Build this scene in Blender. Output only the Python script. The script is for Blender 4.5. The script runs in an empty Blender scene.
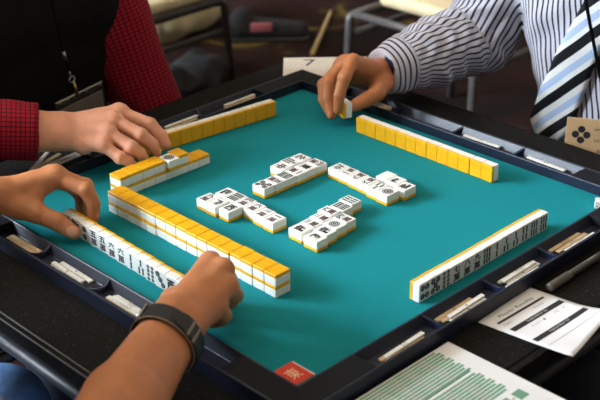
import bpy, bmesh, math, random
import numpy as np
from mathutils import Vector, Matrix

random.seed(7)
SC = bpy.context.scene
COL = SC.collection
TZ = 0.74                      # height of the green playing surface above the floor (m)


def W(x, y, z=0.0):            # table millimetres -> world metres
    return Vector((x / 1000.0, y / 1000.0, z / 1000.0 + TZ))


# ------------------------------------------------------------------ materials
def S(r, g, b):                # sRGB 0-255 -> linear
    def f(c):
        c /= 255.0
        return c / 12.92 if c <= 0.04045 else ((c + 0.055) / 1.055) ** 2.4
    return (f(r), f(g), f(b), 1.0)


def new_mat(name):
    m = bpy.data.materials.new(name)
    m.use_nodes = True
    nt = m.node_tree
    return m, nt, nt.nodes['Principled BSDF']


def mat(name, col, rough=0.5, var=0.0, scale=40.0, bump=0.0, bscale=200.0, metal=0.0, spec=0.5, sss=0.0, coat=0.0):
    m, nt, b = new_mat(name)
    b.inputs['Base Color'].default_value = col
    b.inputs['Roughness'].default_value = rough
    b.inputs['Metallic'].default_value = metal
    b.inputs['Specular IOR Level'].default_value = spec
    b.inputs['Coat Weight'].default_value = coat
    if sss:
        b.inputs['Subsurface Weight'].default_value = sss
        b.inputs['Subsurface Radius'].default_value = (0.008, 0.003, 0.0015)
        b.inputs['Subsurface Scale'].default_value = 0.6
    tc = nt.nodes.new('ShaderNodeTexCoord')
    if var:
        n = nt.nodes.new('ShaderNodeTexNoise')
        n.inputs['Scale'].default_value = scale
        n.inputs['Detail'].default_value = 4
        nt.links.new(tc.outputs['Object'], n.inputs['Vector'])
        r = nt.nodes.new('ShaderNodeValToRGB')
        r.color_ramp.elements[0].position = 0.3
        r.color_ramp.elements[1].position = 0.7
        r.color_ramp.elements[0].color = tuple(c * (1 - var) for c in col[:3]) + (1,)
        r.color_ramp.elements[1].color = tuple(min(1, c * (1 + var)) for c in col[:3]) + (1,)
        nt.links.new(n.outputs['Fac'], r.inputs['Fac'])
        nt.links.new(r.outputs['Color'], b.inputs['Base Color'])
    if bump:
        n2 = nt.nodes.new('ShaderNodeTexNoise')
        n2.inputs['Scale'].default_value = bscale
        n2.inputs['Detail'].default_value = 3
        nt.links.new(tc.outputs['Object'], n2.inputs['Vector'])
        bp = nt.nodes.new('ShaderNodeBump')
        bp.inputs['Strength'].default_value = bump
        bp.inputs['Distance'].default_value = 0.001
        nt.links.new(n2.outputs['Fac'], bp.inputs['Height'])
        nt.links.new(bp.outputs['Normal'], b.inputs['Normal'])
    return m


M = {}
M['felt'] = mat('felt', S(16, 128, 136), 0.9, 0.05, 900, 0.25, 1500, spec=0.15)
M['frame'] = mat('frame_vinyl', S(24, 30, 48), 0.42, 0.08, 60, 0.12, 900, spec=0.4)
M['frame_top'] = mat('frame_vinyl_matte', S(24, 25, 29), 0.65, 0.08, 60, 0.15, 900, spec=0.15)
M['tray'] = mat('tray_plastic', S(34, 38, 52), 0.40, 0.05, 60, spec=0.42)
M['divider'] = mat('divider_plastic', S(22, 30, 58), 0.22, spec=0.9)
M['tile_white'] = mat('tile_white', S(238, 237, 232), 0.28, 0.03, 120, spec=0.5, sss=0.0)
M['tile_yellow'] = mat('tile_yellow', S(234, 172, 14), 0.3, 0.05, 150, spec=0.5)
M['ink_black'] = mat('ink_black', S(22, 22, 28), 0.5)
M['ink_red'] = mat('ink_red', S(62, 18, 28), 0.5)
M['ink_green'] = mat('ink_green', S(22, 46, 38), 0.5)
M['stick_white'] = mat('stick_white', S(228, 226, 218), 0.35, 0.03, 100)
M['stick_tan'] = mat('stick_tan', S(214, 188, 150), 0.45, 0.06, 100)
M['paper'] = mat('paper', S(240, 241, 244), 0.75, 0.02, 30)
M['print'] = mat('print_black', S(34, 32, 36), 0.6)
M['print_white'] = mat('print_white', S(215, 214, 212), 0.7)
M['print_grey'] = mat('print_grey', S(160, 160, 160), 0.7)
M['print_green'] = mat('print_green', S(112, 164, 138), 0.7, 0.12, 90)
M['print_dark_green'] = mat('print_dark_green', S(60, 120, 98), 0.7, 0.12, 90)
M['clipboard'] = mat('clipboard_edge', S(62, 58, 54), 0.5)
M['red'] = mat('marker_red', S(206, 52, 22), 0.4, 0.04, 60)
M['cream'] = mat('marker_cream', S(240, 205, 170), 0.5)
M['skin_a'] = mat('skin_fair', S(222, 158, 128), 0.5, 0.09, 45, 0.25, 450, sss=0.12)
M['skin_b'] = mat('skin_tan', S(188, 118, 72), 0.48, 0.1, 45, 0.3, 420, sss=0.12)
M['skin_c'] = mat('skin_brown', S(186, 120, 78), 0.48, 0.1, 45, 0.3, 420, sss=0.12)
M['nail'] = mat('nail', S(208, 150, 120), 0.3)
M['lips'] = mat('lips', S(150, 78, 66), 0.5)
M['eye'] = mat('eye', S(60, 45, 38), 0.2)
M['hair'] = mat('hair', S(34, 26, 20), 0.6, 0.3, 120, 0.6, 300)
M['vest'] = mat('vest_black', S(20, 18, 18), 0.92, 0.15, 60, 0.3, 500, spec=0.15)
M['trousers'] = mat('trousers_dark', S(30, 34, 44), 0.9, 0.15, 70, 0.3, 500, spec=0.2)
M['jeans'] = mat('jeans_blue', S(98, 132, 178), 0.9, 0.2, 90, 0.4, 600, spec=0.2)
M['tshirt'] = mat('tshirt_grey', S(60, 64, 72), 0.9, 0.1, 60, 0.2, 500, spec=0.2)
M['shoe'] = mat('shoe_black', S(22, 21, 21), 0.5, 0.1, 40)
M['strap'] = mat('watch_strap', S(26, 24, 24), 0.55, 0.1, 200, 0.3, 1200)
M['strap_edge'] = mat('strap_stitch', S(128, 112, 96), 0.5)
M['steel'] = mat('steel', S(180, 180, 180), 0.28, metal=1.0)
M['chrome'] = mat('chrome', S(92, 92, 92), 0.5, metal=0.7)
M['brass'] = mat('brass', S(200, 160, 90), 0.3, metal=1.0)
M['dark_tube'] = mat('dark_tube', S(50, 50, 53), 0.45, metal=0.3)
M['chair_frame'] = mat('chair_frame_brown', S(48, 40, 36), 0.45, 0.1, 40, metal=0.2)
M['chair_steel'] = mat('chair_frame_grey', S(96, 92, 90), 0.4, 0.1, 40, metal=0.4)
M['cream_vinyl'] = mat('cream_vinyl', S(212, 192, 152), 0.55, 0.06, 30)
M['canvas'] = mat('canvas_cream', S(206, 190, 150), 0.85, 0.12, 20, 0.4, 200)
M['black_cloth'] = mat('black_cloth', S(34, 34, 36), 0.9, 0.2, 30, 0.3, 200)
M['seat_black'] = mat('seat_black', S(28, 27, 28), 0.8, 0.1, 60)
M['pink'] = mat('pink_patch', S(170, 90, 100), 0.7)
M['wood'] = mat('tan_wood', S(190, 160, 110), 0.6, 0.1, 60)
M['card_print'] = mat('card_print', S(214, 204, 188), 0.7, 0.05, 50)
M['holder'] = mat('badge_holder', S(60, 58, 54), 0.15, spec=0.7)
M['badge_card'] = mat('badge_card', S(196, 186, 168), 0.35, 0.06, 40, coat=0.5)
M['badge_card_dim'] = mat('badge_card_dim', S(120, 112, 102), 0.35, 0.06, 40, coat=0.4)
M['badge_card_tan'] = mat('badge_card_tan', S(214, 178, 134), 0.3, 0.05, 40, coat=0.6)
M['cord'] = mat('lanyard_cord', S(14, 13, 13), 0.95, spec=0.05)
M['pen'] = mat('pen_grey', S(84, 78, 68), 0.4, 0.05, 60)
M['pen_dark'] = mat('pen_dark', S(52, 47, 42), 0.4)
M['wall'] = mat('wall_paint', S(178, 171, 158), 0.9, 0.03, 3)
M['ceiling'] = mat('ceiling_paint', S(214, 204, 184), 0.9, 0.03, 3)
M['window_frame'] = mat('window_frame', S(220, 218, 212), 0.5)
M['die_red'] = mat('die_red', S(170, 20, 30), 0.4)


def make_glass():
    m, nt, b = new_mat('window_glass')
    b.inputs['Transmission Weight'].default_value = 1.0
    b.inputs['Roughness'].default_value = 0.05
    b.inputs['IOR'].default_value = 1.02
    b.inputs['Base Color'].default_value = (0.95, 0.98, 1, 1)
    return m


M['glass'] = make_glass()


def make_table_top():
    m, nt, b = new_mat('table_top_black')
    tc = nt.nodes.new('ShaderNodeTexCoord')
    v = nt.nodes.new('ShaderNodeTexNoise')
    v.inputs['Scale'].default_value = 420
    v.inputs['Detail'].default_value = 2
    nt.links.new(tc.outputs['Object'], v.inputs['Vector'])
    r = nt.nodes.new('ShaderNodeValToRGB')
    e = r.color_ramp.elements
    e[0].position = 0.64; e[0].color = S(27, 26, 25)
    e[1].position = 0.78; e[1].color = S(92, 84, 72)
    nt.links.new(v.outputs['Fac'], r.inputs['Fac'])
    nt.links.new(r.outputs['Color'], b.inputs['Base Color'])
    b.inputs['Roughness'].default_value = 0.75
    b.inputs['Specular IOR Level'].default_value = 0.05
    return m


M['table_top'] = make_table_top()


def make_carpet():
    m, nt, b = new_mat('carpet')
    tc = nt.nodes.new('ShaderNodeTexCoord')
    n = nt.nodes.new('ShaderNodeTexNoise')
    n.inputs['Scale'].default_value = 3.2
    n.inputs['Detail'].default_value = 3
    n.inputs['Distortion'].default_value = 1.2
    nt.links.new(tc.outputs['Object'], n.inputs['Vector'])
    r = nt.nodes.new('ShaderNodeValToRGB')
    e = r.color_ramp.elements
    e[0].position = 0.38; e[0].color = S(26, 18, 15)
    e[1].position = 0.63; e[1].color = S(44, 29, 21)
    k = e.new(0.72); k.color = S(104, 88, 42)
    k = e.new(0.52); k.color = S(42, 21, 18)
    nt.links.new(n.outputs['Fac'], r.inputs['Fac'])
    nt.links.new(r.outputs['Color'], b.inputs['Base Color'])
    b.inputs['Roughness'].default_value = 0.95
    b.inputs['Specular IOR Level'].default_value = 0.1
    n2 = nt.nodes.new('ShaderNodeTexNoise')
    n2.inputs['Scale'].default_value = 300
    nt.links.new(tc.outputs['Object'], n2.inputs['Vector'])
    bp = nt.nodes.new('ShaderNodeBump')
    bp.inputs['Strength'].default_value = 0.5
    bp.inputs['Distance'].default_value = 0.004
    nt.links.new(n2.outputs['Fac'], bp.inputs['Height'])
    nt.links.new(bp.outputs['Normal'], b.inputs['Normal'])
    return m


M['carpet'] = make_carpet()


def cloth_nodes(name):
    m, nt, b = new_mat(name)
    a = nt.nodes.new('ShaderNodeAttribute')
    a.attribute_name = 'cloth'
    sp = nt.nodes.new('ShaderNodeSeparateXYZ')
    nt.links.new(a.outputs['Vector'], sp.inputs['Vector'])
    b.inputs['Roughness'].default_value = 0.85
    b.inputs['Specular IOR Level'].default_value = 0.2
    return m, nt, b, sp


def stripe_fac(nt, sock, period, duty, offset=0.0):
    d = nt.nodes.new('ShaderNodeMath'); d.operation = 'MULTIPLY_ADD'
    d.inputs[1].default_value = 1.0 / period
    d.inputs[2].default_value = offset
    nt.links.new(sock, d.inputs[0])
    f = nt.nodes.new('ShaderNodeMath'); f.operation = 'FRACT'
    nt.links.new(d.outputs[0], f.inputs[0])
    return f.outputs[0]


def ramp(nt, fac, stops, interp='LINEAR'):
    r = nt.nodes.new('ShaderNodeValToRGB')
    r.color_ramp.interpolation = interp
    e = r.color_ramp.elements
    e[0].position, e[0].color = stops[0]
    e[1].position, e[1].color = stops[1]
    for p, c in stops[2:]:
        k = e.new(p); k.color = c
    nt.links.new(fac, r.inputs['Fac'])
    return r.outputs['Color']


def make_striped():
    m, nt, b, sp = cloth_nodes('striped_shirt')
    f = stripe_fac(nt, sp.outputs['X'], 10.2, 0.3)
    c = ramp(nt, f, [(0.0, S(208, 206, 216)), (0.52, S(208, 206, 216)), (0.62, S(34, 32, 52)), (0.86, S(34, 32, 52)), (0.95, S(208, 206, 216))])
    nt.links.new(c, b.inputs['Base Color'])
    return m


def make_check():
    m, nt, b, sp = cloth_nodes('red_check_shirt')
    f = stripe_fac(nt, sp.outputs['X'], 6.5, 0.3)
    g = stripe_fac(nt, sp.outputs['Y'], 6.5, 0.3)
    mx = nt.nodes.new('ShaderNodeMath'); mx.operation = 'MAXIMUM'
    nt.links.new(f, mx.inputs[0]); nt.links.new(g, mx.inputs[1])
    c = ramp(nt, mx.outputs[0], [(0.0, S(146, 17, 36)), (0.70, S(146, 17, 36)), (0.84, S(64, 8, 18)), (1.0, S(64, 8, 18))])
    nt.links.new(c, b.inputs['Base Color'])
    return m


def make_tie():
    m, nt, b, sp = cloth_nodes('striped_tie')
    f = stripe_fac(nt, sp.outputs['X'], 62.0, 0.3)
    c = ramp(nt, f, [(0.0, S(24, 25, 30)), (0.34, S(232, 232, 230)), (0.52, S(176, 196, 226)), (0.76, S(232, 232, 230))], 'CONSTANT')
    nt.links.new(c, b.inputs['Base Color'])
    b.inputs['Roughness'].default_value = 0.55
    return m


M['striped'] = make_striped()
M['check'] = make_check()
M['tie'] = make_tie()


# ------------------------------------------------------------------ object helpers
def thing(name, label, cat, loc=(0, 0, 0), rotz=0.0, group=None):
    o = bpy.data.objects.new(name, None)
    o.empty_display_size = 0.01
    COL.objects.link(o)
    o.location = loc
    o.rotation_euler = (0, 0, rotz)
    tag(o, label, cat, group)
    return o


def tag(o, label, cat, group=None):
    o['label'] = label
    o['category'] = cat
    if group:
        o['group'] = group
    return o


def link_mesh(name, me, parent=None):
    o = bpy.data.objects.new(name, me)
    COL.objects.link(o)
    if parent:
        o.parent = parent
    return o


def obj(name, bm, mats, parent=None, smooth=False):
    me = bpy.data.meshes.new(name)
    bmesh.ops.recalc_face_normals(bm, faces=bm.faces[:])
    bm.to_mesh(me)
    bm.free()
    for m in (mats if isinstance(mats, (list, tuple)) else [mats]):
        me.materials.append(m)
    if smooth:
        me.polygons.foreach_set('use_smooth', [True] * len(me.polygons))
    return link_mesh(name, me, parent)


def struct(o):
    o['kind'] = 'structure'
    return o


def mm(v):                     # mm vector -> m (local, no table offset)
    return Vector((v[0] / 1000.0, v[1] / 1000.0, v[2] / 1000.0))


def add_box(bm, lo, hi, bevel=0.0, seg=2, mtx=None, mi=0):     # mm, local
    lo, hi = mm(lo), mm(hi)
    r = bmesh.ops.create_cube(bm, size=1.0)
    vs = r['verts']
    for v in vs:
        v.co = Vector([(lo[i] + hi[i]) / 2 + v.co[i] * (hi[i] - lo[i]) for i in range(3)])
    fs = list({f for v in vs for f in v.link_faces})
    if bevel:
        es = list({e for v in vs for e in v.link_edges})
        rr = bmesh.ops.bevel(bm, geom=es, offset=bevel / 1000.0, segments=seg, profile=0.5, affect='EDGES')
        fs = list(set(rr['faces']) | {f for f in fs if f.is_valid})
        vs = list({v for f in fs for v in f.verts})
    for f in fs:
        if f.is_valid:
            f.material_index = mi
    if mtx is not None:
        bmesh.ops.transform(bm, matrix=mtx, verts=[v for v in vs if v.is_valid])
    return vs


def add_prism(bm, poly, z0, z1, mi=0):        # polygon (mm), extruded z0..z1
    b = [bm.verts.new(mm((x, y, z0))) for x, y in poly]
    t = [bm.verts.new(mm((x, y, z1))) for x, y in poly]
    n = len(poly)
    fs = [bm.faces.new(b[::-1]), bm.faces.new(t)]
    for i in range(n):
        fs.append(bm.faces.new((b[i], b[(i + 1) % n], t[(i + 1) % n], t[i])))
    for f in fs:
        f.material_index = mi
    return b + t


def add_tube(bm, pts, r, seg=10, cap=True, mi=0):    # pts mm; r number or list
    pts = [Vector(p) for p in pts]
    n = len(pts)
    rings = []
    up = None
    for i, p in enumerate(pts):
        d = (pts[min(i + 1, n - 1)] - pts[max(i - 1, 0)]).normalized()
        if up is None:
            up = Vector((0, 0, 1)) if abs(d.z) < 0.9 else Vector((1, 0, 0))
        s = d.cross(up).normalized()
        up = s.cross(d).normalized()
        rr = r[i] if isinstance(r, (list, tuple)) else r
        rings.append([bm.verts.new(mm(p + s * math.cos(2 * math.pi * k / seg) * rr + up * math.sin(2 * math.pi * k / seg) * rr)) for k in range(seg)])
    for i in range(n - 1):
        for k in range(seg):
            f = bm.faces.new((rings[i][k], rings[i][(k + 1) % seg], rings[i + 1][(k + 1) % seg], rings[i + 1][k]))
            f.material_index = mi
    if cap:
        bm.faces.new(rings[0][::-1]).material_index = mi
        bm.faces.new(rings[-1]).material_index = mi


def arc_pts(pts, rad, n=5):    # round the corners of a polyline
    P = [Vector(p) for p in pts]
    out = [P[0]]
    for i in range(1, len(P) - 1):
        a = (P[i - 1] - P[i]); b = (P[i + 1] - P[i])
        q = min(rad, a.length * .45, b.length * .45)
        s = P[i] + a.normalized() * q; e = P[i] + b.normalized() * q
        for k in range(n + 1):
            t = k / n
            out.append((1 - t) ** 2 * s + 2 * t * (1 - t) * P[i] + t * t * e)
    out.append(P[-1])
    return out


_text_cache = {}


def text_geo(body, bold=0.0):            # vertices (2D, centred, height-normalised) and faces
    if (body, bold) in _text_cache:
        return _text_cache[(body, bold)]
    c = bpy.data.curves.new('t', 'FONT')
    c.body = body
    c.resolution_u = 2
    c.offset = bold
    o = bpy.data.objects.new('t', c)
    COL.objects.link(o)
    bpy.context.view_layer.update()
    ev = o.evaluated_get(bpy.context.evaluated_depsgraph_get())
    me = ev.to_mesh()
    vs = [(v.co.x, v.co.y) for v in me.vertices]
    fs = [tuple(p.vertices) for p in me.polygons]
    ev.to_mesh_clear()
    bpy.data.objects.remove(o)
    bpy.data.curves.remove(c)
    xs = [v[0] for v in vs]; ys = [v[1] for v in vs]
    cx, cy = (min(xs) + max(xs)) / 2, (min(ys) + max(ys)) / 2
    w, h = max(xs) - min(xs), max(ys) - min(ys)
    vs = [(x - cx, y - cy) for x, y in vs]
    _text_cache[(body, bold)] = (vs, fs, w, h)
    return _text_cache[(body, bold)]


def put_text(bm, body, cx, cy, w=None, h=None, z=0.0, mi=0, rot=0.0, bold=0.0):      # mm
    vs, fs, tw, th = text_geo(body, bold)
    sx = w / tw if w else h / th
    sy = h / th if h else w / tw
    c, s = math.cos(rot), math.sin(rot)
    V = []
    for x, y in vs:
        x, y = x * sx, y * sy
        V.append(bm.verts.new(mm((cx + x * c - y * s, cy + x * s + y * c, z))))
    for f in fs:
        try:
            bm.faces.new([V[i] for i in f]).material_index = mi
        except ValueError:
            pass


def put_rect(bm, x0, y0, x1, y1, z=0.0, mi=0):
    v = [bm.verts.new(mm(p)) for p in ((x0, y0, z), (x1, y0, z), (x1, y1, z), (x0, y1, z))]
    bm.faces.new(v).material_index = mi


def put_disc(bm, cx, cy, r, r_in=0.0, z=0.0, mi=0, n=16):
    o = [bm.verts.new(mm((cx + r * math.cos(2 * math.pi * k / n), cy + r * math.sin(2 * math.pi * k / n), z))) for k in range(n)]
    if r_in <= 0:
        bm.faces.new(o).material_index = mi
        return
    i = [bm.verts.new(mm((cx + r_in * math.cos(2 * math.pi * k / n), cy + r_in * math.sin(2 * math.pi * k / n), z))) for k in range(n)]
    for k in range(n):
        bm.faces.new((o[k], o[(k + 1) % n], i[(k + 1) % n], i[k])).material_index = mi


# ------------------------------------------------------------------ implicit surfaces (numpy)
BIG = 40.0


def smin(a, b, k):
    h = np.clip(0.5 + 0.5 * (b - a) / k, 0, 1)
    return b * (1 - h) + a * h - k * h * (1 - h)


class Grid:
    def __init__(s, lo, hi, h):
        s.h = float(h)
        s.lo = np.array(lo, float)
        s.n = np.ceil((np.array(hi, float) - s.lo) / h).astype(int) + 1
        s.ax = [s.lo[i] + np.arange(s.n[i]) * h for i in range(3)]

    def blank(s):
        return np.full(tuple(s.n), BIG, np.float32)

    def sub(s, lo, hi):
        a = np.clip(np.floor((np.array(lo) - s.lo) / s.h).astype(int), 0, s.n)
        b = np.clip(np.ceil((np.array(hi) - s.lo) / s.h).astype(int) + 1, 0, s.n)
        return tuple(slice(a[i], max(a[i], b[i])) for i in range(3))

    def cone(s, F, pr, k):                     # pr: (a, ra, b, rb)
        a, ra, b, rb = pr
        a = np.array(a, float); b = np.array(b, float)
        m = max(ra, rb) + 26
        sl = s.sub(np.minimum(a, b) - m, np.maximum(a, b) + m)
        X = s.ax[0][sl[0]][:, None, None] - a[0]
        Y = s.ax[1][sl[1]][None, :, None] - a[1]
        Z = s.ax[2][sl[2]][None, None, :] - a[2]
        if X.size == 0 or Y.size == 0 or Z.size == 0:
            return
        d = b - a
        L = max(d @ d, 1e-6)
        t = np.clip((X * d[0] + Y * d[1] + Z * d[2]) / L, 0, 1)
        q = np.sqrt((X - t * d[0]) ** 2 + (Y - t * d[1]) ** 2 + (Z - t * d[2]) ** 2) - (ra + t * (rb - ra))
        F[sl] = smin(F[sl], q.astype(np.float32), k) if k > 0 else np.minimum(F[sl], q)

    def group(s, prims, k):
        F = s.blank()
        for p in prims:
            s.cone(F, p, k)
        return F

    def points(s):
        return np.meshgrid(*s.ax, indexing='ij', sparse=True)


def nets(F, g):
    I = F < 0
    nx, ny, nz = F.shape
    c = np.zeros((nx - 1, ny - 1, nz - 1), np.int8)
    for dx in (0, 1):
        for dy in (0, 1):
            for dz in (0, 1):
                c += I[dx:nx - 1 + dx, dy:ny - 1 + dy, dz:nz - 1 + dz]
    act = (c > 0) & (c < 8)
    idx = np.full(act.shape, -1, np.int64)
    ii = np.argwhere(act)
    idx[act] = np.arange(len(ii))
    P = np.zeros((len(ii), 3)); N = np.zeros(len(ii))
    corners = [(a, b, d) for a in (0, 1) for b in (0, 1) for d in (0, 1)]
    for ca in corners:
        for ax in range(3):
            if ca[ax]:
                continue
            cb = list(ca); cb[ax] = 1
            fa = F[ii[:, 0] + ca[0], ii[:, 1] + ca[1], ii[:, 2] + ca[2]]
            fb = F[ii[:, 0] + cb[0], ii[:, 1] + cb[1], ii[:, 2] + cb[2]]
            m = (fa < 0) != (fb < 0)
            t = fa[m] / (fa[m] - fb[m])
            p = np.array(ca, float)[None, :].repeat(m.sum(), 0)
            p[:, ax] += t
            P[m] += p; N[m] += 1
    P = g.lo + (ii + P / N[:, None]) * g.h
    Q = []
    for ax in range(3):
        u, v = (ax + 1) % 3, (ax + 2) % 3
        sa = [slice(None)] * 3; sb = [slice(None)] * 3
        sa[ax] = slice(0, -1); sb[ax] = slice(1, None)
        A = I[tuple(sa)]; B = I[tuple(sb)]
        e = np.argwhere(A != B)
        e = e[(e[:, u] > 0) & (e[:, v] > 0) & (e[:, u] < F.shape[u] - 1) & (e[:, v] < F.shape[v] - 1)]
        q = []
        for du, dv in ((-1, -1), (0, -1), (0, 0), (-1, 0)):
            w = e.copy(); w[:, u] += du; w[:, v] += dv
            q.append(idx[w[:, 0], w[:, 1], w[:, 2]])
        q = np.stack(q, 1)
        flip = ~A[e[:, 0], e[:, 1], e[:, 2]]
        q[flip] = q[flip][:, ::-1]
        Q.append(q)
    return P, np.concatenate(Q)


def relax(P, Q, n=1, f=0.5):
    for _ in range(n):
        A = np.zeros_like(P); C = np.zeros(len(P))
        for k in range(4):
            a, b = Q[:, k], Q[:, (k + 1) % 4]
            np.add.at(A, a, P[b]); np.add.at(A, b, P[a])
            np.add.at(C, a, 1); np.add.at(C, b, 1)
        P = P + f * (A / np.maximum(C, 1)[:, None] - P)
    return P


def np_mesh(name, parts, mats, parent=None, cloth=None, mi=None):
    V = []; Q = []; off = 0
    for P, q in parts:
        V.append(P); Q.append(q + off); off += len(P)
    V = np.concatenate(V); Q = np.concatenate(Q)
    me = bpy.data.meshes.new(name)
    VV = V / 1000.0
    VV[:, 2] += TZ
    me.vertices.add(len(V)); me.vertices.foreach_set('co', VV.ravel())
    me.loops.add(len(Q) * 4); me.loops.foreach_set('vertex_index', Q.ravel())
    me.polygons.add(len(Q)); me.polygons.foreach_set('loop_start', np.arange(len(Q)) * 4)
    me.polygons.foreach_set('use_smooth', np.ones(len(Q), bool))
    for m in (mats if isinstance(mats, (list, tuple)) else [mats]):
        me.materials.append(m)
    if mi is not None:
        me.polygons.foreach_set('material_index', mi(V[Q].mean(1)).astype(np.int32))
    me.update(calc_edges=True)
    me.validate()
    if cloth is not None:
        a = me.attributes.new('cloth', 'FLOAT_VECTOR', 'POINT')
        a.data.foreach_set('vector', cloth(V).astype(np.float32).ravel())
    return link_mesh(name, me, parent)


def noise3(X, Y, Z, wl, seed):                 # smooth pseudo noise, about -1..1
    rs = np.random.RandomState(seed)
    out = 0
    for i in range(5):
        d = rs.normal(size=3); d /= np.linalg.norm(d)
        k = 2 * math.pi / (wl * rs.uniform(0.75, 1.5))
        d2 = rs.normal(size=3); d2 /= np.linalg.norm(d2)
        ph = rs.uniform(0, 6.28)
        warp = 1.3 * np.sin((X * d2[0] + Y * d2[1] + Z * d2[2]) * k * 0.45 + ph * 2)
        out = out + np.sin((X * d[0] + Y * d[1] + Z * d[2]) * k + ph + warp)
    return out / 3.0


def V3(*a):
    return np.array(a, float)


# ------------------------------------------------------------------ the room
def quad_slab(name, lo, hi, m):
    bm = bmesh.new()
    add_box(bm, [v * 1000 for v in lo], [v * 1000 for v in hi])
    return struct(obj(name, bm, m))


R = 5.0
H = 4.8
quad_slab('floor', (-R, -R, -0.1), (R, R, 0), M['carpet'])
quad_slab('ceiling', (-R, -R, H), (R, R, H + 0.1), M['ceiling'])
quad_slab('wall_right', (R, -R, 0), (R + 0.1, R, H), M['wall'])
quad_slab('wall_near', (-R, -R - 0.1, 0), (R, -R, H), M['wall'])


def window_wall(name, along, n, w0, w1, z0, z1):
    """a wall slab at +R ('x' runs along x at y=R) or -R ('y' runs along y at x=-R) with one window opening"""
    def bx(bm, u0, u1, za, zb, d0, d1):
        if along == 'x':
            add_box(bm, (u0 * 1000, (R + d0) * 1000, za * 1000), (u1 * 1000, (R + d1) * 1000, zb * 1000))
        else:
            add_box(bm, ((-R - d1) * 1000, u0 * 1000, za * 1000), ((-R - d0) * 1000, u1 * 1000, zb * 1000))
    bm = bmesh.new()
    bx(bm, -R, w0, 0, H, 0, .1); bx(bm, w1, R, 0, H, 0, .1); bx(bm, w0, w1, 0, z0, 0, .1); bx(bm, w0, w1, z1, H, 0, .1)
    struct(obj(name, bm, M['wall']))
    bm = bmesh.new()
    for k in range(5):
        x = w0 + (w1 - w0) * k / 4
        bx(bm, x - .03, x + .03, z0, z1, .02, .08)
    for z in (z0, (z0 + z1) / 2, z1):
        bx(bm, w0, w1, z - .03, z + .03, .02, .08)
    win = struct(obj('window_%d' % n, bm, M['window_frame']))
    bm = bmesh.new()
    bx(bm, w0, w1, z0, z1, .045, .055)
    obj('pane', bm, M['glass'], win)


window_wall('wall_left', 'y', 1, 2.4, 4.8, 1.9, 4.2)
window_wall('wall_far', 'x', 2, -4.5, -2.1, 1.9, 4.2)


# ------------------------------------------------------------------ the folding table
tb = thing('folding_table', 'black speckled square folding table carrying the green game board', 'table', (0, 0, 0))
TT = TZ * 1000 - 5
hs = 436
bm = bmesh.new(); add_box(bm, (-hs + 10, -hs + 10, TT - 20), (hs - 10, hs - 10, TT), 1.5); obj('tabletop', bm, M['table_top'], tb)
bm = bmesh.new()
for a, b_ in ((hs - 10, hs),):
    for lo, hi in (((-b_, -b_, TT - 20), (b_, -a, TT - 1)), ((-b_, a, TT - 20), (b_, b_, TT - 1)), ((-b_, -a, TT - 20), (-a, a, TT - 1)), ((a, -a, TT - 20), (b_, a, TT - 1))):
        add_box(bm, lo, hi, 1.5)
obj('edge_band', bm, M['table_top'], tb)
bm = bmesh.new()
for r_ in (hs - 9, hs - 1):
    add_tube(bm, [(-r_, -hs + 2, TT - .9), (-r_, hs - 2, TT - .9)], 1.1, 8)
obj('edge_trim', bm, M['chrome'], tb, True)
bm = bmesh.new()
rr = 408
z = TT - 66
P = [(-rr, -rr, z), (rr, -rr, z), (rr, rr, z), (-rr, rr, z), (-rr, -rr, z)]
for i in range(4):
    add_tube(bm, [P[i], P[i + 1]], 10, 12)
for sx in (-1, 1):
    for sy in (-1, 1):
        add_tube(bm, [(sx * 380, sy * rr, z), (sx * 380, sy * rr, TT - 19)], 6, 8)
obj('under_rail', bm, M['dark_tube'], tb, True)
for sx in (-1, 1):
    for sy in (-1, 1):
        bm = bmesh.new()
        add_tube(bm, [(sx * 395, sy * 395, TT - 19), (sx * 405, sy * 405, 14), (sx * 405, sy * 405, 0)], [13, 13, 15], 12)
        obj('leg', bm, M['dark_tube'], tb, True)

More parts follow.
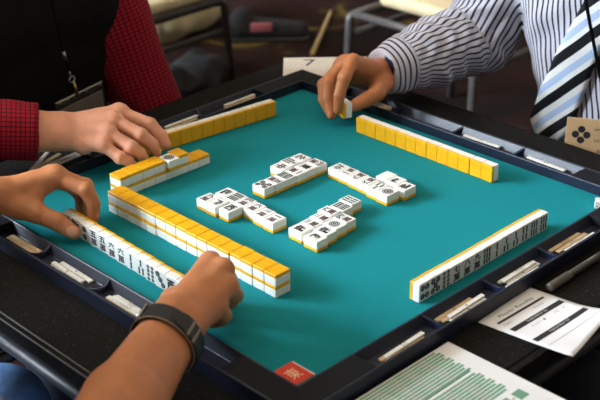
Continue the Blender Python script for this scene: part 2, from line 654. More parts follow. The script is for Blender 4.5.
# ------------------------------------------------------------------ the game board (felt and raised frame with stick trays)
HF = 306.0
board = thing('mahjong_board', 'square game board with teal felt and raised dark navy frame of stick trays', 'game board', W(0, 0, -5))
Z0 = 5.0                                     # felt height above the board's base
bm = bmesh.new(); add_box(bm, (-HF, -HF, 0), (HF, HF, Z0)); obj('playing_felt', bm, M['felt'], board)
HT = 15 + Z0
side_names = ['near_right', 'far_right', 'far_left', 'near_left']
divs = {0: (-112, -2, 108), 1: (-122, -8, 112), 2: (-206 + 100, -2, -95 + 200), 3: (-138, -14, 105)}
for k in range(4):
    rot = Matrix.Rotation(k * math.pi / 2, 4, 'Z')
    bm = bmesh.new()
    a, b_, c, d = HF, 309.0, 341.0, 345.0     # inner wall, tray, outer wall
    T = 224.0
    prof = [(a, 0, 0), (a, HT, 0), (b_, HT, 2), (b_ + 6, 7, 2), (c - 6, 7, 2), (c, HT, 0), (d, HT, 0), (d, 0, 0)]
    L0 = [bm.verts.new(mm((-r, -r, z))) for r, z, _ in prof]
    L1 = [bm.verts.new(mm((r, -r, z))) for r, z, _ in prof]
    for i in range(len(prof)):
        j = (i + 1) % len(prof)
        bm.faces.new((L0[i], L1[i], L1[j], L0[j])).material_index = prof[i][2]
    bm.faces.new(L0); bm.faces.new(L1[::-1])
    for s in (-1, 1):                         # solid corner blocks, mitred
        q = [(s * b_, -b_), (s * c, -c), (s * T, -c), (s * T, -b_)]
        add_prism(bm, q if s < 0 else q[::-1], 7.0, HT, 1)
    bmesh.ops.transform(bm, matrix=rot, verts=bm.verts[:])
    rail = obj('frame_rail', bm, [M['frame'], M['frame_top'], M['tray']], board)
    bv = rail.modifiers.new('soft_edges', 'BEVEL'); bv.width = 0.0009; bv.segments = 2; bv.limit_method = 'ANGLE'
    for u in divs[k]:
        bm = bmesh.new()
        n = 8
        prof = [(-3.5, 7.0)]
        for side in (0, 1):
            pass
        # a thin curved web across the tray, dipping in the middle
        cols = []
        for i in range(n + 1):
            t = i / n
            y = -b_ - t * (c - b_)
            zt = HT - 1.0 - 5.0 * math.sin(math.pi * t)
            off = 5.0 * math.sin(math.pi * t)
            cols.append((y, zt, off))
        A = []
        for y, zt, off in cols:
            A.append([bm.verts.new(mm((u + off - 2.5, y, 7.0))), bm.verts.new(mm((u + off - 2.0, y, zt))), bm.verts.new(mm((u + off + 2.0, y, zt))), bm.verts.new(mm((u + off + 2.5, y, 7.0)))])
        for i in range(n):
            for j in range(3):
                bm.faces.new((A[i][j], A[i + 1][j], A[i + 1][j + 1], A[i][j + 1]))
        bm.faces.new(A[0]); bm.faces.new(A[-1][::-1])
        bmesh.ops.transform(bm, matrix=rot, verts=bm.verts[:])
        obj('tray_divider', bm, M['divider'], rail, False)

# ------------------------------------------------------------------ mahjong tiles
TW, TH, TD = 20.0, 25.0, 15.4
YB = 4.3                                      # thickness of the yellow back


def orient(kind):
    if kind == 'up':
        return Matrix.Identity(4)
    if kind == 'down':
        return Matrix.Translation((0, 0, TD / 1000)) @ Matrix.Rotation(math.pi, 4, 'Y')
    # standing: face (local +z) turns to -y, top (local +y) turns to +z
    return Matrix.Translation((0, TD / 2000, TH / 2000)) @ Matrix.Rotation(math.pi / 2, 4, 'X')


def tile_bodies(kind):
    g = 0.12
    bm = bmesh.new()
    add_box(bm, (-TW / 2 + g, -TH / 2 + g, YB), (TW / 2 - g, TH / 2 - g, TD), 1.1, 3, orient(kind))
    w = obj('face_block', bm, M['tile_white'], None, False)
    bm = bmesh.new()
    add_box(bm, (-TW / 2 + g, -TH / 2 + g, 0), (TW / 2 - g, TH / 2 - g, YB + 0.6), 1.1, 3, orient(kind))
    y = obj('back_layer', bm, M['tile_yellow'], None, False)
    ms = (w.data, y.data)
    bpy.data.objects.remove(w); bpy.data.objects.remove(y)
    for m in ms:
        m.polygons.foreach_set('use_smooth', [False] * len(m.polygons))
    return ms


BOD = {k: tile_bodies(k) for k in ('up', 'down', 'stand')}
NUM = '一二三四五六七八九'
HON = {'E': '東', 'S': '南', 'W': '西', 'N': '北', 'G': '發', 'R': '中'}
PIN = {2: [(0, 5.5), (0, -5.5)], 3: [(-4.5, 6.5), (0, 0), (4.5, -6.5)], 4: [(-4, 5.5), (4, 5.5), (-4, -5.5), (4, -5.5)],
       5: [(-4.5, 6.5), (4.5, 6.5), (0, 0), (-4.5, -6.5), (4.5, -6.5)],
       6: [(-4, 7), (4, 7), (-4, 0), (4, 0), (-4, -7), (4, -7)],
       7: [(-5, 8.4), (0, 6.4), (5, 4.4), (-3.6, -1.4), (3.6, -1.4), (-3.6, -8), (3.6, -8)],
       8: [(s * 3.8, y) for s in (-1, 1) for y in (8.4, 2.8, -2.8, -8.4)],
       9: [(x, y) for x in (-5.6, 0, 5.6) for y in (7.2, 0, -7.2)]}
SOU = {1: [[0]], 2: [[0], [0]], 3: [[0], [-3.5, 3.5]], 4: [[-3.5, 3.5], [-3.5, 3.5]], 5: [[-5, 0, 5], [-3.5, 3.5]],
       6: [[-5, 0, 5], [-5, 0, 5]], 7: [[0], [-5, 0, 5], [-5, 0, 5]], 8: [[-6, -2, 2, 6], [-6, -2, 2, 6]], 9: [[-5, 0, 5], [-5, 0, 5], [-5, 0, 5]]}
_face = {}


def face_mesh(code, kind):
    if (code, kind) in _face:
        return _face[(code, kind)]
    bm = bmesh.new()
    z = TD + 0.06
    s, n = code[0], code[1:]
    if s == 'm':
        if n == '1':
            put_rect(bm, -6, 5.4, 6, 7.4, z, 0)
        else:
            put_text(bm, NUM[int(n) - 1], 0, 6.2, 12.5, 5.0 if n in '23' else 8.8, z, 0, 0, 0.035)
        put_text(bm, '萬', 0, -5.2, 12.5, 11.0, z, 1, 0, 0.022)
    elif s == 'p':
        n = int(n)
        if n == 1:
            put_disc(bm, 0, 0, 7.6, 6.2, z, 0, 24); put_disc(bm, 0, 0, 5.4, 3.2, z, 0, 20); put_disc(bm, 0, 0, 2.4, 0, z, 1)
        else:
            r = 3.9 if n <= 5 else 3.1 if n <= 7 else 2.5
            for x, y in PIN[n]:
                put_disc(bm, x, y, r, r * 0.45, z, 0); put_disc(bm, x, y, r * 0.36, 0, z, 0, 10)
    elif s == 's':
        rows = SOU[int(n)]
        hh = 21.0 / len(rows)
        for i, row in enumerate(rows):
            cy = 10.5 - hh * (i + .5)
            for x in row:
                L = hh * .43
                put_rect(bm, x - 1.45, cy - L, x + 1.45, cy + L, z, 2)
                put_rect(bm, x - 1.9, cy - L, x + 1.9, cy - L + 1.2, z + .01, 2)
                put_rect(bm, x - 1.9, cy + L - 1.2, x + 1.9, cy + L, z + .01, 2)
    elif s == 'h' and n != 'B':
        put_text(bm, HON[n], 0, 0, 13.5, 15.5, z, {'G': 2, 'R': 1}.get(n, 0), 0, 0.04)
    bmesh.ops.transform(bm, matrix=orient(kind), verts=bm.verts[:])
    me = bpy.data.meshes.new('engraving')
    bm.to_mesh(me); bm.free()
    for k in ('ink_black', 'ink_red', 'ink_green'):
        me.materials.append(M[k])
    _face[(code, kind)] = me
    return me


CODE_WORDS = {'m': 'characters', 'p': 'circles', 's': 'bamboo bars'}
NW = ['', 'one', 'two', 'three', 'four', 'five', 'six', 'seven', 'eight', 'nine']
ORD = ['first', 'second', 'third', 'fourth', 'fifth', 'sixth', 'seventh', 'eighth', 'ninth', 'tenth', 'eleventh', 'twelfth', 'thirteenth', 'fourteenth', 'fifteenth', 'sixteenth', 'seventeenth']


def tile(kind, x, y, z, rot, code, label, group):
    t = thing('mahjong_tile', label, 'mahjong tile', W(x, y, z), rot, group)
    link_mesh('face_block', BOD[kind][0], t)
    link_mesh('back_layer', BOD[kind][1], t)
    if code and kind != 'down':
        link_mesh('engraving', face_mesh(code, kind), t)
    return t


def jit(s=0.5):
    return random.uniform(-s, s)


# near-right player's standing hand: faces look to -y
FA = ['p4', 'p5', 'p8', 'm7', 'm8', 'm9', 's9', 's2', 's3', 's3', 's4', 's6', 's6']
for i, c in enumerate(FA):
    lab = 'standing tile with dark markings, %s from the left in the near right row' % ORD[i]
    tile('stand', -78.4 + 19.75 * (i + .5), -276.6 + TD / 2 + jit(.5), 0, jit(.006), c, lab, 'standing tiles of the near right row')

# far-right player's standing hand: yellow backs look to -x, faces to +x
for i in range(13):
    lab = 'standing yellow backed tile, %s from the left in the far right row' % ORD[i]
    gap = (-0.9 if i >= 11 else 0)
    tile('stand', 237.0 + TD / 2 + jit(.5), 118.0 - 19.93 * (i + .5) + gap, 0, math.pi / 2 + jit(.006), random.choice(FA), lab, 'standing tiles of the far right row')

# far-left player's standing hand: backs look to -y, row turned slightly
ang = math.atan2(-24.0, 195.0)
for i in range(13):
    u = 20.0 * (i + .5)
    x = 197.0 - u * math.cos(ang); y = 254.0 - u * math.sin(ang)
    lab = 'standing orange yellow backed tile, %s from the right in the far left row' % ORD[i]
    nx, ny = -math.sin(ang), math.cos(ang)
    tile('stand', x + nx * TD / 2, y + ny * TD / 2, 0, ang + math.pi + jit(.004), random.choice(FA), lab, 'standing tiles of the far left row')

# near-left player's standing hand: faces look to -x
NL = ['p6', 'p7', 'p2', 'm5', 'm5', 'm6', 'm6', 's2', 's3', 'p8', 'p3', 'hW', 'hW']
a0 = (-259.0, 183.0); a1 = (-269.2, -82.4)
angL = math.atan2(a1[0] - a0[0], -(a1[1] - a0[1]))
for i, c in enumerate(NL):
    t = (i + .5) / 13
    x = a0[0] + (a1[0] - a0[0]) * t; y = a0[1] + (a1[1] - a0[1]) * t
    lab = 'white faced standing tile, %s from the left in the near left row' % ORD[i]
    tile('stand', x + TD / 2 + jit(.4), y, 0, -math.pi / 2 + angL * -1 + jit(.004), c, lab, 'standing tiles of the near left row')

# long double wall in front of the near-left player (face down)
b0 = (-187.9 + TH / 2, -148.0); bl = 20.47
slant = (-155.7 + 187.9 - 0.0) * 0
for lvl in (0, 1):
    for i in range(16):
        lab = 'face down tile, %s layer of long double wall, %s from near end' % (('lower', 'upper')[lvl], ORD[i])
        tile('down', b0[0] + jit(.5) + (0.8 if i < 4 else 0), b0[1] + bl * (i + .5), TD * lvl, math.pi / 2 + jit(.005), None, lab, 'face down tiles of the long double wall')

# short wall behind it with the turned-over indicator tile
d0 = np.array([-153.0, 198.0]); d1 = np.array([7.6, 195.5])
dv = (d1 - d0) / np.linalg.norm(d1 - d0); dn = np.array([-dv[1], dv[0]])
angD = math.atan2(dv[1], dv[0])
nd = 8
step = np.linalg.norm(d1 - d0) / nd
for i in range(nd):
    c = d0 + dv * step * (i + .5) + dn * TH / 2
    tile('down', c[0], c[1], 0, angD, None, 'face down tile, bottom layer of short wall, %s from left end' % ORD[i], 'face down tiles of the short wall')
up = [(0.48, -1.0), (1.5, 0), (2.5, 0.2), (3.49, 0)]
for j, (i, o_) in enumerate(up):
    c = d0 + dv * step * i + dn * (TH / 2 + o_)
    tile('down', c[0], c[1], TD, angD + (0.04 if j == 0 else 0), None, 'face down tile, upper layer of short wall, %s from left end' % ORD[j], 'face down tiles of the short wall')
c = d0 + dv * step * 4.52 + dn * (TH / 2 - 6.5)
tile('up', c[0], c[1], TD, angD + .02, 'p1', 'white face up tile with one big circle on top of the short wall', None)
c = d0 + dv * step * 5.53 + dn * (TH / 2 - 1.0)
tile('down', c[0], c[1], TD, angD - .02, None, 'lone yellow tile right of the face up circle tile on the short wall', 'face down tiles of the short wall')

# discards in the middle: four clusters
SIDE = {'near left': -math.pi / 2, 'far left': math.pi, 'far right': math.pi / 2, 'near right': 0.0}
disc = {
    'far left': [('inner', [(-8.0, 64.6, 'p5'), (12.4, 63.6, 'm5'), (32.6, 64.0, 's8'), (52.8, 62.6, 'm1'), (73.0, 62.8, 'hE'), (93.4, 62.2, 'm4')]),
                 ('outer', [(49.6, 89.6, 'hR'), (70.2, 91.4, 's7'), (90.6, 90.2, 'hN')])],
    'near left': [('inner', [(-59.6, 83.8, 'hS'), (-60.4, 63.4, 's8'), (-61.0, 43.0, 'm4'), (-62.6, 22.4, 'm6'), (-65.4, 1.4, 'm3'), (-66.8, -19.4, 'm1')]),
                  ('outer', [(-87.6, 90.0, 'm9'), (-88.6, 69.4, 'hG'), (-86.6, 45.2, 'hW')])],
    'far right': [('inner', [(104.4, 28.0, 'hN'), (103.4, 7.6, 'm1'), (101.6, -12.8, 'm9'), (100.0, -33.2, 'm6'), (96.0, -53.6, 's3'), (94.0, -74.0, 'p1')]),
                  ('outer', [(130.6, -39.4, 'hB'), (127.8, -59.8, 'hG'), (122.4, -80.4, 'hS')])],
    'near right': [('inner', [(-63.0, -63.6, 'hS'), (-42.6, -63.0, 'm3'), (-22.2, -61.0, 'm2'), (-1.6, -55.6, 'm6'), (19.0, -58.4, 's8'), (40.2, -54.4, 's6')]),
                   ('outer', [(-65.6, -93.6, 'hG'), (-44.8, -90.0, 'hS'), (-24.2, -87.0, 'p1'), (-3.4, -85.0, 'm4')])],
}
for side, rows in disc.items():
    for rname, lst in rows:
        for i, (x, y, c) in enumerate(lst):
            lab = 'discarded tile face up, %s from left in %s row, %s cluster' % (ORD[i], rname, side)
            if side == 'far left':
                lab = 'discarded tile face up, %s from left in %s row, far left cluster' % (ORD[i], rname)
            tile('up', x, y, 0, SIDE[side] + jit(.02), c, lab, 'discards of the %s player' % side)

# the tile held by the far-right player
held = tile('stand', 242.0, 147.0, 17.0, math.pi / 2 + 0.06, 'm3', 'single tile held upright between fingers of the hand in striped sleeve', None)
held.rotation_euler = (0.0, -0.05, math.pi / 2 - 0.32)

# a small die at the right corner of the felt
die = thing('die', 'small white die with a red pip at the right corner of the felt', 'die', W(277, -291, 0), 0.5)
bm = bmesh.new(); add_box(bm, (-6, -6, 0), (6, 6, 12), 1.6, 3); obj('cube_body', bm, M['stick_white'], die)
bm = bmesh.new()
put_disc(bm, 0, 0, 1.0, 0, 12.05, 0)
V0 = bmesh.new()
for m_, pts, mi in ((Matrix.Translation((0, -6.05e-3, 6e-3)) @ Matrix.Rotation(math.pi / 2, 4, 'X'), [(0, 0, 2.2)], 1),
                    (Matrix.Translation((-6.05e-3, 0, 6e-3)) @ Matrix.Rotation(-math.pi / 2, 4, 'Z') @ Matrix.Rotation(math.pi / 2, 4, 'X'), [(-2.4, -2.4, .9), (2.4, 2.4, .9)], 0)):
    b2 = bmesh.new()
    for x, y, r_ in pts:
        put_disc(b2, x, y, r_, 0, 0, mi)
    bmesh.ops.transform(b2, matrix=m_, verts=b2.verts[:])
    tm = bpy.data.meshes.new('tmp'); b2.to_mesh(tm); b2.free(); bm.from_mesh(tm); bpy.data.meshes.remove(tm)
obj('pips', bm, [M['ink_black'], M['die_red']], die)

# red plaque at the near corner
pl = thing('corner_plaque', 'red square plaque with a pale character in the near corner of the felt', 'plaque', W(-279, -274, 0), 0)
bm = bmesh.new(); add_box(bm, (-16, -18, 0), (13, 17, 2.5), .5); obj('base', bm, M['print_white'], pl)
bm = bmesh.new(); add_box(bm, (-16, -18, 2.3), (10.5, 17, 3.0), .3); obj('red_face', bm, M['red'], pl)
bm = bmesh.new(); put_text(bm, '東', -4, -1, 15, 19, 3.1); obj('character', bm, M['cream'], pl)


# ------------------------------------------------------------------ scoring sticks
_stick = {}


def stick(x, y, z, rot, colr, label, group, tilt=0.0, pips=1):
    key = (colr, pips)
    if key not in _stick:
        bm = bmesh.new(); add_box(bm, (-33, -3.0, 0), (33, 3.0, 2.6), .7, 2)
        b_ = obj('s', bm, M[colr]); me = b_.data; me.name = 'stick'; bpy.data.objects.remove(b_)
        bm = bmesh.new()
        if pips == 1:
            put_disc(bm, 0, 0, 1.3, 0, 2.65, 1)
        elif pips == 5:
            for a, b2 in ((0, 0), (-3, 1.6), (3, 1.6), (-3, -1.6), (3, -1.6)):
                put_disc(bm, a, b2, .8, 0, 2.65, 1 if a == 0 else 0)
        else:
            for a in (-7, -4, -1, 2, 5, 8):
                for b2 in (-1.3, 1.3):
                    put_disc(bm, a, b2, .7, 0, 2.65, 0)
        p_ = obj('p', bm, [M['ink_black'], M['ink_red']]); pm = p_.data; pm.name = 'pips'; bpy.data.objects.remove(p_)
        _stick[key] = (me, pm)
    sq = lambda v: math.copysign(325 + (abs(v) - 326.5) * .86, v) if 313 < abs(v) < 340 and z < 12 else v
    x, y = (sq(x), y) if abs(x) > abs(y) else (x, sq(y))
    t = thing('scoring_stick', label, 'scoring stick', W(x, y, z), rot, group)
    t.rotation_euler = (0, tilt, rot)
    link_mesh('stick_bar', _stick[key][0], t)
    link_mesh('pips', _stick[key][1], t)
    return t


FL_ = 2.2                                     # tray floor height above felt zero
hp = math.pi / 2
# near-left tray
gN = 'scoring sticks in the near left tray'
stick(-330, 176, FL_, hp, 'stick_tan', 'cream stick with red dots against the outer rim, leftmost compartment of near left tray', gN, pips=5)
stick(-322.6, 177, FL_, hp + .02, 'stick_tan', 'cream stick on the inner side, leftmost compartment of near left tray', gN, pips=5)
stick(-335, 74, FL_, hp + .01, 'stick_white', 'white stick nearest the outer rim, second compartment of near left tray', gN, pips=1)
stick(-327, 78, FL_, hp - .03, 'stick_white', 'white stick in the middle, second compartment of near left tray', gN, pips=5)
stick(-319, 70, FL_, hp - .02, 'stick_white', 'white stick nearest the felt, second compartment of near left tray', gN, pips=1)
stick(-331, 74, FL_ + 2.7, hp - .05, 'stick_white', 'white stick lying on top of others, second compartment of near left tray', gN, pips=1)
stick(-336, -40, FL_, hp, 'stick_tan', 'tan stick nearest the outer rim, third compartment of near left tray', gN, pips=1)
stick(-328, -38, FL_, hp + .01, 'stick_white', 'white stick second from the rim, third compartment of near left tray', gN, pips=10)
stick(-320, -44, FL_, hp - .02, 'stick_white', 'white stick nearest the felt, third compartment of near left tray', gN, pips=10)
stick(-325, -46, FL_ + 2.7, hp + .03, 'stick_white', 'white stick on top of the pile, third compartment of near left tray', gN, pips=5)
# near-right tray
gR = 'scoring sticks in the near right tray'
stick(-168, -327, FL_, .0, 'stick_tan', 'tan stick under a white one, leftmost compartment of near right tray', gR, pips=5)
stick(-166, -335, FL_, .02, 'stick_tan', 'tan stick by the outer rim, leftmost compartment of near right tray', gR, pips=5)
stick(-163, -329, FL_ + 2.7, .03, 'stick_white', 'white stick with red dots on top, leftmost compartment of near right tray', gR, pips=5)
stick(-65, -318, FL_, .01, 'stick_tan', 'tan stick nearest the felt, second compartment of near right tray', gR, pips=1)
stick(-62, -325.5, FL_, .0, 'stick_tan', 'tan stick in the middle, second compartment of near right tray', gR, pips=1)
stick(-54, -333, FL_, .02, 'stick_white', 'white stick by the outer rim, second compartment of near right tray', gR, pips=1)
stick(-52, -327, FL_ + 2.7, .03, 'stick_white', 'white stick on top of the others, second compartment of near right tray', gR, pips=1)
stick(52, -319, FL_, .0, 'stick_white', 'white stick nearest the felt, third compartment of near right tray', gR, pips=10)
stick(58, -327, FL_, .02, 'stick_white', 'white stick in the middle, third compartment of near right tray', gR, pips=1)
stick(50, -335, FL_, .0, 'stick_white', 'white stick by the outer rim, third compartment of near right tray', gR, pips=10)
stick(54, -323, FL_ + 2.7, .01, 'stick_white', 'white stick on top of the others, third compartment of near right tray', gR, pips=10)
stick(158, -318, FL_, .0, 'stick_tan', 'cream stick nearest the felt, right compartment of near right tray', gR, pips=10)
stick(163, -326, FL_, .02, 'stick_tan', 'cream stick in the middle, right compartment of near right tray', gR, pips=5)
stick(172, -334, FL_, .01, 'stick_white', 'white stick by the outer rim, right compartment of near right tray', gR, pips=10)
# far-right tray
gF = 'scoring sticks in the far right tray'
stick(332.5, -52, FL_ + 3.2, hp + .03, 'stick_white', 'white stick alone in the middle of the far right tray', gF, pips=1)
stick(332.5, -168, FL_ + 3.2, hp - .02, 'stick_white', 'white stick alone near the right end of the far right tray', gF, pips=5)
for q in range(4):
    stick(316 + 8.6 * q, 163, FL_ + 5, hp, 'stick_tan', 'tan stick, %s from the felt in the flat bundle by the striped cuff' % ORD[q], gF, pips=5 if q % 2 else 1)
    stick(316 + 8.6 * q, 163, FL_ + 2.3, hp, 'stick_tan', 'tan stick, lower layer of the bundle by striped cuff, %s from felt' % ORD[q], gF, pips=1)
# far-left tray
gL = 'scoring sticks in the far left tray'
stick(68, 337, FL_ + 3.4, 0.0, 'stick_white', 'white stick left of the middle divider of the far left tray', gL, pips=1)
stick(64, 333, FL_ + .2, 0.0, 'stick_tan', 'pale stick underneath the one left of the divider in far left tray', gL, pips=1)
stick(190, 336, FL_ + 3.4, 0.0, 'stick_white', 'white stick by the right end of the far left tray', gL, pips=1)
stick(188, 333, FL_ + .2, 0.0, 'stick_tan', 'pale stick underneath the one by the right end of far left tray', gL, pips=1)
stick(-182, 352, 15.5, 0.60, 'stick_white', 'steeply turned white stick on the frame between the two left hands', gL, pips=10)
stick(-178, 343, 15.5, 0.28, 'stick_tan', 'cream stick fanned second on the frame between the left hands', gL, pips=1)
stick(-160, 334, 15.5, 0.06, 'stick_white', 'white stick fanned third on the frame between the left hands', gL, pips=1)
stick(-160, 326.5, 15.5, 0.04, 'stick_white', 'white stick fanned nearest the felt between the left hands', gL, pips=1)

# ------------------------------------------------------------------ papers, clipboard, pen, number card
TZP = -5.0


def sheet(name, pts_fn, nu, nv, m, parent, th=0.4):     # curved thin sheet from a function (u,v)->mm
    bm = bmesh.new()
    G = [[bm.verts.new(mm(pts_fn(i / nu, j / nv))) for j in range(nv + 1)] for i in range(nu + 1)]
    for i in range(nu):
        for j in range(nv):
            bm.faces.new((G[i][j], G[i + 1][j], G[i + 1][j + 1], G[i][j + 1]))
    bmesh.ops.recalc_face_normals(bm, faces=bm.faces[:])
    bmesh.ops.solidify(bm, geom=bm.faces[:], thickness=th / 1000)
    return obj(name, bm, m, parent, True)


# result sheet (right)
pr = thing('result_sheet', 'white printed player results sheet curling over the right table edge', 'paper', W(-57, -346.5, TZP + .3), 0.12)
SW, SL = 104.0, 120.0


def curl(x, y):
    t = max(0.0, (-y - 62) / 58.0)
    s = max(0.0, (x - 20) / 84.0)
    return 10.0 * t * t * (0.15 + 0.85 * s * s)


def pr_pt(u, v):
    x = u * SW
    y = -0.09 * x * (1 - v) * 1.0 - v * (SL - 4 * u)
    return (x, y, curl(x, y) + 0.2)


sheet('paper_sheet', pr_pt, 14, 16, M['paper'], pr)


def sheet_print(lst, fn, parent, name, mats):
    bm = bmesh.new()
    for it in lst:
        if it[0] == 'r':
            _, x0, y0, x1, y1, mi = it
            put_rect(bm, x0, y0, x1, y1, 0, mi)
        else:
            _, s, cx, cy, w, h, mi = it[:7]
            put_text(bm, s, cx, cy, w, h, it[7] if len(it) > 7 else 0, mi)
    bmesh.ops.subdivide_edges(bm, edges=[e for e in bm.edges if e.calc_length() > .02], cuts=6, use_grid_fill=True)
    for v in bm.verts:
        y0 = v.co.y - 0.16 * v.co.x             # the print runs slightly askew on the sheet
        v.co.y = y0
        v.co.z += fn(v.co.x * 1000, v.co.y * 1000) / 1000
    return obj(name, bm, mats, parent)


sheet_print([('t', 'Player Results', 54, -11, 60, 6.4, 0), ('r', 10, -20.5, 94, -17.0, 0),
             ('t', 'Table', 18, -26, 14, 3, 2), ('t', 'Points', 74, -26, 16, 3, 2),
             ('r', 8, -43, 99, -35.5, 0), ('t', 'September 26', 53, -39.2, 36, 4.6, 1, .12),
             ('t', 'Round 1', 38, -49, 16, 3, 2), ('r', 50, -51, 53, -48, 0), ('t', '12   4', 80, -49, 18, 3, 2),
             ('r', 5, -74, 99, -66.5, 0), ('t', 'September 27', 50, -70.2, 36, 4.6, 1, .12),
             ('r', 5, -87.4, 101, -86.6, 2)], lambda x, y: curl(x, y) + .75, pr, 'printing', [M['print'], M['print_white'], M['print_grey']])

# score form on a clipboard (bottom)
cb = thing('clipboard', 'clipboard with a green striped score form beside the near right frame', 'clipboard', W(-113, -349.5, TZP), 0)
bm = bmesh.new(); add_box(bm, (-226, -252, 0.0), (0, 0, 3.0), 1.0); obj('board', bm, M['clipboard'], cb)
bm = bmesh.new(); add_box(bm, (-222, -248, 3.05), (-2.5, -1, 3.6)); obj('score_form', bm, M['paper'], cb)
bm = bmesh.new()
for k in range(22):
    y = -3.0 - 4.6 * k
    x1 = -26 - 4 * (k % 3 == 0)
    if k == 11:
        put_rect(bm, -214, y - .9, x1 - 4, y + 1.0, 3.72, 1)
        continue
    put_rect(bm, -216, y - 3.3, x1, y, 3.68, 0)
    for c in range(7):
        put_rect(bm, -212 + 25 * c, y - 2.0, -198 + 25 * c, y - 0.9, 3.74, 2)
put_rect(bm, -34, -124, -20, -110, 3.7, 0)
put_rect(bm, -60, -124, -42, -110, 3.7, 0)
put_rect(bm, -40, -118, -36, -116, 3.7, 2)
obj('form_printing', bm, [M['print_green'], M['print_dark_green'], M['print_grey']], cb)
bm = bmesh.new(); add_box(bm, (-150, -251, 3.7), (-76, -232, 9), 2); obj('clip', bm, M['steel'], cb)

# marker pen
pen = thing('marker_pen', 'dark grey marker pen lying along the right frame edge', 'pen', W(0, 0, TZP))
bm = bmesh.new(); add_tube(bm, [(54, -366, 6), (56, -366, 6), (96, -366, 6), (98, -366, 6)], [4.5, 5.8, 5.8, 5.2], 16); obj('cap', bm, M['pen'], pen, True)
bm = bmesh.new(); add_tube(bm, [(97, -366, 6), (190, -366, 5.2), (194, -366, 5.2)], [5.0, 5.0, 3.5], 16); obj('barrel', bm, M['pen_dark'], pen, True)
bm = bmesh.new()
put_text(bm, 'permanent', 135, -366, 40, 4.2, 10.6); obj('lettering', bm, M['print_grey'], pen)

# table number card beyond the far corner
ncx, ncy = 398.0, 447.0
ax = Vector((0.711, -0.703, 0)); ay = Vector((0.703, 0.711, 0))
card = thing('number_card', 'white card with a black figure seven lying beyond the far corner', 'card', W(398, 446, TZP + .2), math.atan2(-0.703, 0.711))
bm = bmesh.new(); add_box(bm, (0, -105, 0), (150, 0, .6)); obj('card_sheet', bm, M['card_print'], card)
bm = bmesh.new(); put_text(bm, '7', 47, -27, 21, 32, .7); obj('figure', bm, M['print'], card)

# ------------------------------------------------------------------ people


def unit(v):
    v = np.array(v, float)
    return v / np.linalg.norm(v)


def hand_field(g, wrist, fore, hd):
    """hd: dict of finger name -> list of joints (MCP, PIP, DIP, tip) ; 'thumb' -> (CMC, MCP, IP, tip)"""
    wrist = np.array(wrist, float)
    pal = []
    base = unit(np.array(hd['middle'][0]) - wrist)
    lat = np.array(hd['index'][0], float) - np.array(hd['little'][0], float)
    lat = unit(lat - base * (lat @ base))
    for nm, s, r in (('index', 11, 11.5), ('middle', 4, 12.0), ('ring', -4, 11.5), ('little', -11, 10.5)):
        c = wrist + lat * s + base * 12
        m = np.array(hd[nm][0], float)
        pal.append((c, 14.0, m, r))
    nrm = np.cross(base, lat)
    mc = (np.array(hd['index'][0], float) + np.array(hd['little'][0], float)) / 2
    pn = hd.get('palm', None)
    if pn is not None:                        # fleshy pads on the palm side
        pn = unit(pn)
        t0 = np.array(hd['thumb'][0], float); t1 = np.array(hd['thumb'][1], float)
        pal.append((wrist + lat * 10 + pn * 4, 13, t1 * .6 + (wrist + pn * 8) * .4, 14))
        i0 = np.array(hd['index'][0], float)
        wm = t1 * .5 + i0 * .5
        if np.linalg.norm(t1 - i0) < 62:
            pal += [(t1, 8, wm + (wrist - wm) * .22, 8), (wm + (wrist - wm) * .22, 8, i0, 9), (wm + (wrist - wm) * .5, 11, wm + (wrist - wm) * .22, 8)]     # web between thumb and index
        pal.append((wrist - lat * 10 + pn * 5 + base * 15, 12, np.array(hd['little'][0]) * .6 + wrist * .4 + pn * 9 - lat * 2, 11))
    F = g.group(pal, 9)
    A = g.group(fore, 12)
    F = smin(F, A, 14)
    P = F.copy()
    out = F
    rad = {'index': (10.6, 9.9, 8.8, 7.8), 'middle': (10.8, 10.1, 9.0, 8.0), 'ring': (10.2, 9.6, 8.6, 7.5), 'little': (9.3, 8.6, 7.7, 6.8)}
    for nm in ('index', 'middle', 'ring', 'little'):
        J = [np.array(j, float) for j in hd[nm]]
        r = rad[nm]
        fp = [(J[0], r[0], J[1], r[1] - .2), (J[1], r[1], J[2], r[2]), (J[2], r[2], J[3], r[3]),
              (J[1], r[1] + .5, J[1] + (J[1] - J[0]) * .02, r[1] + .5)]
        f = g.group(fp, 2.5)
        f = smin(f, P, 6)
        out = smin(out, f, 1.2)
        k = J[0] + nrm_up(nrm, hd) * 2.4
        kb = g.group([(k, r[0] - 0.4, k + (J[1] - J[0]) * .05, r[0] - 0.6)], 0)
        out = smin(out, kb, 7)
    J = [np.array(j, float) for j in hd['thumb']]
    f = g.group([(J[0], 15, J[1], 13.2), (J[1], 12.8, J[2], 11.6), (J[2], 11.8, J[3], 9.4)], 3)
    f = smin(f, P, 9)
    out = smin(out, f, 1.5)
    return out


def nrm_up(n, hd):
    pn = hd.get('palm')
    if pn is None:
        return n * 0
    return -unit(pn)


